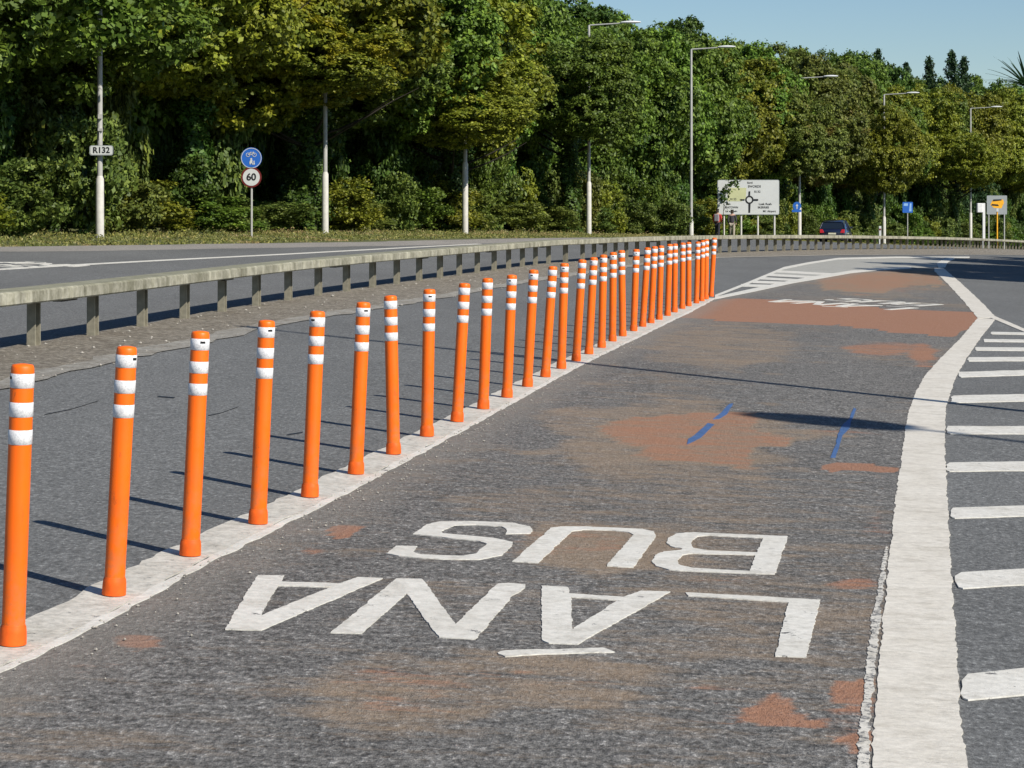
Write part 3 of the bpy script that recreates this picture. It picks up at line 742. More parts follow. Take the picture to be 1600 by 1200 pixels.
for k in range(4):
    P, Nn = lobed(7000, 1.35, 1.6, 22, (.2, .42), 9, .11, 1.0, .2); P[:, 2] += 1.35; P = P[P[:, 2] > .02] if True else P
    SHRUBS.append(leaves_mesh('foliage', P, Nn[:len(P)], .075, M['leaf_shrub']))
    
IVY = []
for k in range(3):
    n_ = 5200; a_ = RNG.uniform(0, 6.283, n_); h_ = RNG.uniform(0, 5.6, n_) ; rr_ = (.30 + .22 * np.sin(h_ * 1.7 + k) ** 2 + .16 * np.sin(a_ * 3 + h_ * 2 + k)) * RNG.uniform(.7, 1.15, n_)
    P = np.stack([np.cos(a_) * rr_, np.sin(a_) * rr_, h_], 1); Nn = P * np.array([1, 1, 0]) * 2 + RNG.normal(size=P.shape) * .45 + np.array([0, 0, .3])
    IVY.append(leaves_mesh('ivy', P, Nn, .075, M['leaf_dark']))
def plant_tree(x, y, ztop, zbot, rad, var, matkey, rot, label, group, back=0.0, ivy=False):
    g = gz(x, y) - .03; root = empty('broadleaf_tree', (x, y, g)); tag(root, label, 'tree', group)
    if back: root.location = (x - .26 * back, y + .96 * back, gz(x, y + back) - .03)
    H = ztop - g; tk = link('trunk', TRUNKS[var], None, root); tk.scale = (1, 1, H / 12.5)
    if ivy:
        iv = link('ivy', IVY[var % 3], None, root); iv.rotation_euler[2] = rot * 2; iv.scale = (1.15, 1.15, rr.uniform(.75, 1.1))
    cr = link('crown', CROWNS[var], None, root)
    hv = (ztop - zbot) / 2 / 4.6 / 1.02
    cr.location = (.26 * back, -.96 * back, (ztop + zbot) / 2 - root.location.z); cr.scale = (rad / 4.3, rad / 4.3, hv); cr.rotation_euler[2] = rot
    cr.material_slots[0].link = 'OBJECT'; cr.material_slots[0].material = M[matkey]
    return root
POLE = [(-26, 10), (-17.5, 36), (-11.2, 60), (-6.6, 78), (-1.95, 92), (3.9, 112), (10.5, 130), (20.7, 159), (30.5, 181), (43, 208), (60, 240), (80, 275)]
pc = curve(POLE, .5)
def along(s, off):
    i = min(max(int(s / .5), 1), len(pc) - 2); t = (pc[i + 1] - pc[i - 1]).normalized(); nrm = Vector((-t.y, t.x))
    p = pc[i] + nrm * off; return p.x, p.y
total = len(pc) * .5
s_of = lambda d: min(range(len(pc)), key=lambda i: abs(pc[i].y - d)) * .5
def img(x, y, z): return CX + FPX * x / y, HY + FPX * (CAMH - z) / y
rr = random.Random(11); i = 0; s = s_of(40)
mats1 = {}
while s < s_of(262):
    x, y = along(s, 4.2); px = CX + FPX * x / y
    x, y = along(s, (2.6 if px < 640 else (5.4 if px < 980 else 4.3)) + rr.uniform(-.7, 1.0))
    far = min(1, max(0, (y - 60) / 120))
    zt = 12.2 + rr.uniform(-1.0, 1.0); zb = 3.7 - 2.8 * min(1, max(0, (y - 62) / 80)) + rr.uniform(-.4, .5)
    mk = rr.choice(['leaf_green', 'leaf_olive', 'leaf_green', 'leaf_dark'])
    if px < 90: mk = 'leaf_green'
    elif px < 300: mk = 'leaf_olive'
    elif px < 480: mk = 'leaf_autumn'
    elif px < 620: mk = 'leaf_green'
    elif 1180 < px < 1330: mk = 'leaf_brown'
    elif px > 1000: mk = rr.choice(['leaf_olive', 'leaf_green', 'leaf_olive'])
    nm = {'leaf_green': 'mid green', 'leaf_olive': 'olive green', 'leaf_dark': 'dark green', 'leaf_autumn': 'yellowing', 'leaf_brown': 'brownish'}[mk]
    plant_tree(x, y, zt, zb, rr.uniform(3.9, 4.9), rr.randrange(5), mk, rr.uniform(0, 6.28), f'{nm} broadleaf tree in the front row, {ordi(i)} from the left', 'front row of roadside trees', 2.2, True)
    s += rr.uniform(4.2, 5.6); i += 1
i = 0; s = s_of(38)
while s < s_of(268):
    x, y = along(s, 8.6 + rr.uniform(-1, 1.4)); far = min(1, max(0, (y - 90) / 110))
    zt = 12.7 + rr.uniform(-.9, .9) + far * 1.3
    plant_tree(x, y, zt, 1.2 - 2 * far, rr.uniform(4.2, 5.2), rr.randrange(5), rr.choice(['leaf_green', 'leaf_dark', 'leaf_dark', 'leaf_green']), rr.uniform(0, 6.28), f'darker broadleaf tree behind the front row, {ordi(i)} from the left', 'second row of roadside trees', 0.0, True)
    s += rr.uniform(5.2, 6.6); i += 1
# lower crowns that reach out in front of the lamp columns
for j, (px, d, y0, y1, mk) in enumerate([(512, 76.5, 12, 186, 'leaf_autumn'), (738, 90.5, 84, 244, 'leaf_olive'), (925, 109.5, 48, 250, 'leaf_green'), (1252, 156, 138, 288, 'leaf_brown'), (1390, 178, 166, 322, 'leaf_olive'), (1523, 204, 202, 306, 'leaf_olive')]):
    x = (px - CX) * d / FPX + .3; zt = CAMH - (y0 - HY) * d / FPX; zb = CAMH - (y1 - HY) * d / FPX
    nm = {'leaf_autumn': 'yellowing', 'leaf_green': 'green', 'leaf_olive': 'olive green', 'leaf_brown': 'brownish'}[mk]
    plant_tree(x - .4, d + 1.2, zt, zb, 3.0, j % 5, mk, j * 2.1, f'lower {nm} tree leaning out over a lamp column, {ordi(j)} from the left', 'lower trees around the lamp columns', 3.4, True)
# dense wood behind: one mass
Pp = []; Nq = []
s = s_of(34)
while s < s_of(285):
    for off, hz_ in ((16, 9), (14, 2.4), (21, 10)):
        x, y = along(s + rr.uniform(-2, 2), off + rr.uniform(-1.5, 1.5)); g = gz(x, y)
        P, Nn = lobed(9000, 5.0, 4.2 if hz_ > 5 else 3.2, 18, (.28, .46), 6, .3)
        P[:, 2] += g + (hz_ if hz_ > 5 else 2.6); P[:, 0] += x; P[:, 1] += y
        if hz_ > 5: P[:, 2] = np.minimum(P[:, 2], 12.6)
        Pp.append(P); Nq.append(Nn)
    s += 7
me = leaves_mesh('wood', np.concatenate(Pp), np.concatenate(Nq), .22, M['leaf_dark'])
tag(link('wood', me), 'dense dark wood filling in behind the roadside tree rows', 'wood', None, 'stuff')

# shrubs at the foot of the trees
i = 0; s = s_of(44)
while s < s_of(250):
    for row in (0, 1, 2):
        off = 1.5 + rr.uniform(-.4, .6) + row * 1.9
        x, y = along(s + rr.uniform(-.6, .6) + row * .9, off); g = gz(x, y) - .05
        h = rr.choice([.55, .75, .9, 1.1, 1.3]) * (1, 1.75, 2.5)[row]
        if CX + FPX * x / y < 560 and row == 0 and rr.random() < .12: continue
        if 330 < CX + FPX * x / y < 450 and y < 88 and row < 2: h = .42
        root = empty('shrub', (x, y, g)); var = rr.randrange(4)
        mk = rr.choice(['leaf_shrub', 'leaf_shrub', 'leaf_olive', 'leaf_green', 'leaf_brown']) if row == 0 else rr.choice(['leaf_dark', 'leaf_dark', 'leaf_dark', 'leaf_shrub'])
        fo = link('foliage', SHRUBS[var], None, root); fo.scale = (rr.uniform(.7, 1.15), rr.uniform(.7, 1.1), h); fo.rotation_euler[2] = rr.uniform(0, 6.28)
        fo.material_slots[0].link = 'OBJECT'; fo.material_slots[0].material = M[mk]
        nm = {'leaf_shrub': 'light green', 'leaf_dark': 'dark green', 'leaf_olive': 'olive green', 'leaf_green': 'mid green', 'leaf_brown': 'brownish'}[mk]
        tall = 'low' if h < .8 else ('tall' if h > 1.15 else 'medium')
        where = ('at the foot of the trees', 'deeper under the trees', 'deepest under the trees')[row]
        tag(root, f'{tall} {nm} shrub {where}, {ordi(i)} from the left', 'shrub', 'shrubs under the roadside trees')
    s += rr.uniform(2.2, 4.4); i += 1

# verge grass and weeds
gp = []; 
n = 80000
ss = RNG.uniform(s_of(40), s_of(190), n); of = RNG.uniform(-3.9, 2.6, n)
Pg = np.empty((n, 3)); keep = np.ones(n, bool)
for q in range(n):
    x, y = along(ss[q], of[q]); Pg[q] = (x + RNG.uniform(-.3, .3), y + RNG.uniform(-.3, .3), 0)
    if Pg[q, 0] > interp(EDGE_L, Pg[q, 1]) - .35: keep[q] = False
    hmul = 1.0 if of[q] > -1 else .5
    nz_ = mnoise.noise(Vector((Pg[q, 0] * .7, Pg[q, 1] * .7, 0))) + .6 * mnoise.noise(Vector((Pg[q, 0] * 2, Pg[q, 1] * 2, 4)))
    if nz_ < -.25 and RNG.random() < .8: keep[q] = False
    Pg[q, 2] = gz(Pg[q, 0], Pg[q, 1]) - .03 + RNG.uniform(.0, .07) * hmul * max(.4, 1 + 4.5 * max(0, nz_ - .12) * (of[q] > -1.6))
Pg = Pg[keep]; Ng = RNG.normal(size=Pg.shape) * np.array([1, 1, .35]) + np.array([0, -.3, .25])
tag(link('grass', leaves_mesh('grass', Pg, Ng, .045, M['grass'], .4)), 'rough grass and weeds along the foot of the trees', 'grass', None, 'stuff')

# conifers on the skyline
def conifer_mesh(seed):
    rg = np.random.default_rng(seed); H = 15; P = []; Nn = []
    for k in range(70):
        z = H * (.18 + .8 * k / 70); L = (H - z) * .36 + .06; L *= rg.uniform(.55, 1.15)
        for b in range(7):
            a = rg.uniform(0, 6.28); m = int(10 + L * 12); t = rg.uniform(.05, 1, m) ** .8
            p = np.stack([np.cos(a) * L * t, np.sin(a) * L * t, z - .25 * L * t + .18 * L * t ** 2], 1) + rg.normal(size=(m, 3)) * .09
            P.append(p); Nn.append(rg.normal(size=(m, 3)) + np.array([0, 0, .8]))
    return leaves_mesh('crown', np.concatenate(P), np.concatenate(Nn), .12, M['needles'], .5)
CM = [conifer_mesh(1), conifer_mesh(2)]
cs = [(1372, 70, 212, 'small pointed conifer above the tree line, leftmost of the skyline conifers'), (1352, 88, 210, 'short conifer tip between the broadleaf crowns left of the skyline conifers'), (1416, 92, 216, 'short pointed conifer on the skyline between the first and tall ones'),
      (1452, 82, 222, 'medium conifer on the skyline just left of the tallest one'), (1487, 72, 226, 'tallest conifer on the skyline at right'), (1506, 82, 228, 'slim conifer directly right of the tallest one')]
for px, py, d, lb in cs:
    x, y, zt = XZ(px, py, d); g = gz(x, y) - .03; H = zt - g
    r_ = empty('conifer_tree', (x, y, g)); tag(r_, lb, 'tree', 'conifers on the skyline')
    c = link('crown', CM[len(lb) % 2], None, r_); k = H / 15.0; c.scale = (k * .85, k * .85, k); c.rotation_euler[2] = px
    MB().tube([(0, 0, -.2), (0, 0, H * .5), (0, 0, H * .96)], [.2, .12, .02], 7).build('trunk', M['bark'], r_)
# spiky palm-like tree at the right edge
x, y, zt = XZ(1604, 134, 236); g = gz(x, y)
r_ = empty('palm_tree', (x, y, g)); tag(r_, 'spiky palm-like tree with long arching leaves at the right edge', 'tree')
MB().tube([(0, 0, -.2), (.1, 0, (zt - g) * .5), (0, 0, zt - g)], [.22, .17, .14], 8).build('trunk', M['bark'], r_)
mb = MB()
for k in range(70):
    a = random.uniform(0, 6.28); el = random.uniform(-.1, 1.3); L = random.uniform(3.2, 5.4); pts = []
    for j in range(7):
        t = j / 6; hr = L * t * math.cos(el) ; pts.append(Vector((math.cos(a) * hr, math.sin(a) * hr, zt - g + L * t * math.sin(el) - .8 * t * t)))
    side = Vector((-math.sin(a), math.cos(a), 0)); vs = []
    for j, p in enumerate(pts):
        w = .17 * (1 - (j / 6) ** 2) + .01; vs += [p - side * w, p + side * w + Vector((0, 0, .02))]
    mb.add(vs, [(2 * j, 2 * j + 1, 2 * j + 3, 2 * j + 2) for j in range(6)])
mb.build('crown', M['needles'], r_)

# trees off to the right: they throw the shade that lies across the far right of the road
for j, (x, y, h, r_) in enumerate([(20.8, 52, 10.5, 4.5), (23.0, 58, 11.5, 4.6), (26.2, 66.5, 12, 4.8), (30.2, 73.5, 12, 4.8), (35.5, 82, 12, 5), (29.5, 50, 15.5, 4.6), (30, 60, 13, 5), (35, 68, 13, 5), (41, 76, 13, 5)]):
    g = gz(x, y)
    plant_tree(x, y, g + h, g + 1.8, r_, j % 5, ['leaf_green', 'leaf_dark'][j % 2], j * 1.3, f'tree beyond the right road edge, {ordi(j)} of its clump', 'trees right of the road')

# ------------------------------------------------------------------ street lamps
def lamp(x, y, ztop, armlen, label, rz=0.0, base_h=1.7, head=(.72, .26), arm_up=.10, thick=1.0):
    g = gz(x, y) - .02; H = ztop - g - .1
    root = empty('street_lamp', (x, y, g), rz); tag(root, label, 'street lamp', 'street lamps along the road')
    MB().tube([(0, 0, 0), (0, 0, base_h), (0, 0, base_h + .09)], [.115 * thick, .11 * thick, .075 * thick], 16).build('column_base', M['galv_base'], root)
    MB().tube([(0, 0, base_h + .05), (0, 0, H * .6), (0, 0, H)], [.076 * thick, .068 * thick, .055 * thick], 14).build('column', M['galv'], root)  # greyer than the base, tree shade put into the tone difference
    MB().tube([(0, 0, H - .25), (0, 0, H - .06), (.03, 0, H - .015), (.09, 0, H), (armlen * .5, 0, H + arm_up * .6), (armlen - head[0] * .8, 0, H + arm_up)], [.05, .048, .046, .044, .038, .034], 10).build('arm', M['galv'], root)
    L, Wd = head; mb = MB(); rings = []
    for j in range(9):
        t = j / 8; w = Wd / 2 * (math.sin(math.pi * (.12 + .80 * t)) ** .6) + .01; xx = armlen - L + L * t; hh = .085 * math.sin(math.pi * (.1 + .8 * t)) ** .7
        rings.append([(xx, w * math.cos(a), H + arm_up + .02 + hh * math.sin(a) * (1.0 if math.sin(a) > 0 else .8)) for a in [2 * math.pi * q / 14 for q in range(14)]])
    vs = [v for r_ in rings for v in r_]; fs = [(i * 14 + q, i * 14 + (q + 1) % 14, (i + 1) * 14 + (q + 1) % 14, (i + 1) * 14 + q) for i in range(8) for q in range(14)]
    mb.add(vs, fs, True).add(rings[0], [tuple(range(14))]).add(rings[-1], [tuple(range(14))]).build('luminaire', M['lampglass'], root)
    return root
lamps = [(-11.2, 60, 10.4, 2.6, 'street lamp column at far left with the R132 plate on it'),
         (-6.6, 78, 10.3, 2.6, 'street lamp column in the trees just right of the two round signs'),
         (-1.95, 92, 10.3, 2.6, 'street lamp column standing free of the crowns near the top centre'),
         (3.9, 112, 10.25, 2.65, 'street lamp with its white head showing against the trees left of the skyline'),
         (10.55, 130, 10.2, 2.6, 'tall fully visible street lamp left of the map sign'),
         (20.7, 159, 10.0, 2.75, 'street lamp with the small blue sign on its column right of the map sign'),
         (30.5, 181, 9.8, 2.85, 'street lamp whose head shows between the crowns, second from the right'),
         (43.2, 208, 9.7, 2.9, 'street lamp at the right edge, farthest of the row')]
for k, (x, y, zt, al, lb) in enumerate(lamps): lamp(x, y, zt, al, lb, R(-8 - k), thick=1.0 + .05 * k, head=(1.0, .34) if k > 2 else (.8, .3), base_h=[1.6, 2.1, 2.9, 2.6, .9, 2.4, 2.2, 3.2][k])  # most base heights follow the sunlit length of the column below the tree shade
# lamps standing right of the camera: only their shadows reach the picture
lamp(6.75, 16.25, 9.9, 1.1, 'street lamp right of the hatched area whose thin shadow crosses the bus lane', R(140), head=(.6, .2))
lamp(12.5, 7.9, 10.0, 1.75, 'street lamp at the near right whose broad head shadows the bus lane', R(147), head=(1.45, .72), arm_up=.0)

# ------------------------------------------------------------------ text helper
def text_mesh(txt, size, extr=.002, align='CENTER', bold=0.0):
    cu = bpy.data.curves.new('lettering', 'FONT'); cu.body = txt; cu.size = size; cu.align_x = align; cu.align_y = 'CENTER'; cu.extrude = extr; cu.offset = bold
    o = bpy.data.objects.new('lettering', cu); COL.objects.link(o)
    dg = bpy.context.evaluated_depsgraph_get(); me = bpy.data.meshes.new_from_object(o.evaluated_get(dg))
    bpy.data.objects.remove(o); me.transform(Matrix.Rotation(R(90), 4, 'X')); me.name = 'lettering'; me.materials.clear()
    return me
def write(txt, size, x, y, z, parent, material=None, align='CENTER', bold=0.0, name='lettering'):
    me = text_mesh(txt, size, .002, align, bold); o = link(name, me, material or M['sign_black'], parent); o.location = (x, y, z); return o
def rrect(x0, x1, z0, z1, r, n=5):
    p = []
    for cx, cz, a0 in ((x1 - r, z1 - r, 0), (x0 + r, z1 - r, 90), (x0 + r, z0 + r, 180), (x1 - r, z0 + r, 270)):
        for k in range(n + 1):
            a = R(a0 + 90 * k / n); p.append((cx + r * math.cos(a), cz + r * math.sin(a)))
    return p

# R132 plate, clamped to the first lamp column
x, y, z = XZ(158.5, 235, 59.82); root = empty('route_sign', (x, y, z)); tag(root, 'small white R132 route plate fixed on the leftmost lamp column', 'sign')
MB().prism(rrect(-.32, .32, -.135, .135, .06), -.02, 0).build('plate', M['sign_grey'], root)
MB().prism(rrect(-.295, .295, -.115, .115, .05), -.026, -.021).build('face', M['sign_white'], root)
write('R132', .22, 0, -.03, 0, root, bold=.006)
MB().box(0, .07, 0, .18, .12, .05).build('clamp', M['galv'], root)
x, y, z = XZ(160, 182, 59.9); root = empty('column_bracket', (x, y, z)); tag(root, 'pair of small pale brackets on the leftmost lamp column above the route plate', 'bracket')
MB().box(-.06, -.02, 0, .1, .1, .12).box(-.05, -.02, -.36, .12, .1, .07).tube([(-.07, -.02, -.36), (-.08, -.02, -.6)], .02, 8).build('fitting', M['galv'], root)

# cycle / pedestrian sign over the 60 sign
x, y, z = XZ(393, 359, 68); g = gz(x, y) - .03; root = empty('speed_sign', (x, y, g)); tag(root, 'blue cycle path disc above a round 60 speed limit sign on one pole', 'sign')
zc = XZ(393, 247, 68)[2] - g; zs = XZ(393, 277, 68)[2] - g
MB().tube([(0, 0, 0), (0, 0, zc + .3)], .035, 12).build('pole', M['galv'], root)
bl = MB().disc(0, -.06, zc, .325, .02).build('cycle_disc', M['sign_blue'], root)
m2 = MB().ring(0, -.068, zc, .295, .312, .006)
m2.build('border', M['sign_white'], bl)
m2 = MB().ring(-.10, -.07, zc + .10, .05, .064, .006, 20).ring(.10, -.07, zc + .10, .05, .064, .006, 20)
for a, b in (((-.10, .10), (-.03, .18)), ((-.03, .18), (.07, .17)), ((-.03, .18), (.0, .10)), ((.0, .10), (.07, .17)), ((.10, .10), (.06, .20)), ((-.10, .10), (.0, .10))):
    m2.tube([(a[0], -.07, zc + a[1]), (b[0], -.07, zc + b[1])], .008, 6)
m2.build('bicycle_symbol', M['sign_white'], bl)
m2 = MB().disc(0, -.07, zc - .03, .03, .006, 16).prism([(-.045, zc - .20), (-.03, zc - .20), (0, zc - .14), (.03, zc - .20), (.05, zc - .20), (.025, zc - .08), (.05, zc - .12), (.03, zc - .06), (-.03, zc - .06), (-.055, zc - .13)], -.071, -.065)
m2.disc(.085, -.07, zc - .10, .02, .006, 12).prism([(.06, zc - .20), (.11, zc - .20), (.10, zc - .125), (.07, zc - .125)], -.071, -.065).build('walker_symbol', M['sign_white'], bl)
rg = MB().disc(0, -.06, zs, .315, .02).build('speed_disc', M['sign_red'], root)
MB().disc(0, -.067, zs, .262, .006).build('face', M['sign_white'], rg); write('60', .30, 0, -.072, zs, rg, bold=.008)

# big roundabout map sign
d = 134.; x, y, _ = XZ(1169, 300, d); g = gz(x, y) - .03; root = empty('map_sign', (x, y, g)); tag(root, 'large white roundabout map sign on four legs behind the barrier', 'sign')
zt = XZ(0, 281, d)[2] - g; zb = XZ(0, 335.5, d)[2] - g; hw = 96.5 / 2 * d / FPX; zm = (zt + zb) / 2
for px in (1131, 1158, 1184, 1210):
    lx = (px - 1169) * d / FPX; MB().tube([(lx, 0, 0), (lx, 0, zt - .1)], .06, 10).build('leg', M['galv_base'], root)
pn = MB().prism(rrect(-hw, hw, zb, zt, .09), -.12, -.08).build('panel', M['sign_grey'], root)
MB().prism(rrect(-hw + .03, hw - .03, zb + .03, zt - .03, .08), -.126, -.121).build('face', M['sign_white'], pn)
def sx(u): return (u - 450) / 6.4 * d / FPX      # zoom coordinates of the photographed sign
def sz(v): return zm - (v - 310) / 6.4 * d / FPX
MB().prism([(sx(250), sz(215)), (sx(430), sz(215)), (sx(425), sz(320)), (sx(385), sz(350)), (sx(240), sz(350))], -.131, -.127).build('olive_patch', M['sign_olive'], pn)  # plain olive area on the left of the sign face
mp = MB().ring(sx(460), -.134, sz(335), .16, .255, .005, 32)
def bar(x0, v0, x1, v1, w): mp.tube([(sx(x0), -.132, sz(v0)), (sx(x1), -.132, sz(v1))], w, 6)
bar(460, 290, 462, 250, .05); bar(505, 335, 548, 335, .05); bar(412, 335, 375, 335, .04); mp.prism([(sx(450), sz(372)), (sx(472), sz(372)), (sx(468), sz(465)), (sx(450), sz(465))], -.135, -.130)
mp.prism([(sx(360), sz(335)), (sx(380), sz(325)), (sx(380), sz(345))], -.135, -.13)
mp.build('roundabout_symbol', M['sign_black'], pn)
for t_, u, v, h in (('Sord', 465, 165, .17), ('SWORDS', 510, 203, .19), ('R132', 540, 255, .18), ('R125', 300, 330, .18), ('Baile', 250, 378, .15), ('SEATOWN', 280, 412, .17), ('Lár an Bhaile', 280, 450, .14), ('Lusk Rush', 618, 378, .19), ('SKERRIES', 600, 412, .17), ('M1 Airport', 660, 450, .17)):
    write(t_, h, sx(u), -.131, sz(v), pn, bold=.004)
# leafy spray hanging in front of the sign's left side
P = []
for cu, cv, nn, sp in ((200, 270, 60, .20), (190, 340, 40, .16), (270, 170, 50, .16), (330, 180, 30, .12), (215, 230, 30, .14)):
    P.append(np.stack([np.full(nn, sx(cu)) + RNG.normal(size=nn) * sp, np.full(nn, -.9) + RNG.normal(size=nn) * .2, np.full(nn, sz(cv)) + RNG.normal(size=nn) * sp * 1.1], 1))
P = np.concatenate(P)
br = empty('sapling', (x - hw + .3, y - .9, g)); tag(br, 'thin leafy sapling in front of the left side of the map sign', 'sapling')
P[:, 0] -= -hw + .3; P[:, 1] += .9
link('foliage', leaves_mesh('foliage', P, RNG.normal(size=P.shape), .10, M['leaf_dark']), None, br)
MB().tube([(0, 0, 0), (-.02, 0, 1.6), (.05, 0, 2.6), (.4, 0, 3.3)], [.025, .02, .014, .006], 6).tube([(-.02, 0, 1.7), (.2, 0, 2.2), (.25, 0, 2.6)], [.014, .01, .005], 6).build('stem', M['bark'], br)

# small blue direction sign on the lamp column right of the map sign
x, y, z = XZ(1245, 324, 158.6); root = empty('blue_sign', (x, y, z)); tag(root, 'small round blue sign on the lamp column right of the map sign', 'sign')
MB().disc(0, -.10, .1, .30, .02).build('plate', M['sign_blue'], root)
MB().prism([(-.03, -.12), (.03, -.12), (.03, .1), (.1, .1), (0, .26), (-.1, .1), (-.03, .1)], -.108, -.102).build('arrow_symbol', M['sign_white'], root)
MB().prism(rrect(-.36, .30, -.34, -.16, .03), -.12, -.10).build('supplementary_plate', M['sign_blue'], root)
# square blue sign
d = 165.; x, y, _ = XZ(1418, 325, d); g = gz(x, y) - .03; root = empty('square_sign', (x, y, g)); tag(root, 'square blue sign with white detail on a short pole among the shrubs', 'sign')
zc = XZ(0, 324, d)[2] - g
MB().tube([(0, 0, 0), (0, 0, zc + .3)], .04, 10).build('pole', M['galv'], root)
MB().prism(rrect(-.38, .38, zc - .40, zc + .40, .05), -.07, -.05).build('plate', M['sign_blue'], root)
MB().prism([(-.30, zc + .12), (.0, zc + .10), (.02, zc + .30), (-.28, zc + .30)], -.078, -.071).prism([(.1, zc - .3), (.28, zc - .3), (.28, zc + .3), (.16, zc + .3)], -.078, -.071).build('symbol', simple('pale_blue_sign_print', (.25, .45, .75), .5), root)
# short pale marker post
x, y, _ = XZ(1375, 370, 150); g = gz(x, y); root = empty('marker_post', (x, y, g)); tag(root, 'short pale marker post in front of the shrubs behind the barrier', 'post')
MB().box(0, 0, .55, .16, .10, 1.35).build('shaft', M['sign_white'], root, bevel=.02); MB().box(0, -.055, 1.0, .12, .012, .12).build('reflector', M['sign_red'], root)
# white post with box, right
d = 146.; x, y, _ = XZ(1537, 370, d); g = gz(x, y) - .03; root = empty('camera_post', (x, y, g)); tag(root, 'white post with a square white box on its left side near the right edge', 'post')
zt = XZ(0, 317.5, d)[2] - g; zbx = XZ(0, 332, d)[2] - g
MB().box(0, 0, zt / 2, .17, .17, zt).build('shaft', M['white'], root, bevel=.02)
MB().box(-.27, 0, (zt + zbx) / 2, .36, .32, zt - zbx).build('housing', M['white'], root, bevel=.04)
# grey panel and amber warning sign
d = 170.; x, y, _ = XZ(1557, 320, d); g = gz(x, y) - .03; root = empty('panel_sign', (x, y, g)); tag(root, 'pale grey square panel sign behind the amber sign at right', 'sign')
z0 = XZ(0, 335, d)[2] - g; z1_ = XZ(0, 305.5, d)[2] - g
MB().prism(rrect(-.75, .80, z0, z1_, .06), -.05, -.02).build('panel', M['sign_grey'], root)
MB().tube([(-.6, 0, 0), (-.6, 0, z1_ - .1)], .05, 10).build('leg', M['galv'], root); MB().tube([(.6, 0, 0), (.6, 0, z1_ - .1)], .05, 10).build('leg', M['galv'], root)
d = 160.; x, y, _ = XZ(1558, 320, d); g = gz(x, y) - .03; root = empty('warning_sign', (x, y, g)); tag(root, 'amber warning sign on a yellow pole in front of the grey panel', 'sign')
zc = XZ(0, 319, d)[2] - g
MB().prism([(-.50, zc - .05), (-.36, zc + .28), (.42, zc + .34), (.48, zc + .1), (.30, zc - .30), (-.25, zc - .27)], -.08, -.05).build('plate', M['amber'], root)
MB().prism([(-.36, zc + .20), (.30, zc + .27), (.30, zc + .36), (-.30, zc + .34)], -.09, -.081).prism([(-.44, zc - .10), (.12, zc - .14), (.05, zc - .02), (-.40, zc + .02)], -.09, -.081).build('symbol', M['sign_black'], root)
MB().tube([(0, 0, 0), (0, 0, zc)], .055, 10).build('pole', M['amber'], root)
MB().box(0, -.07, zc - .42, .16, .06, .24).build('tag_plate', M['sign_white'], root)

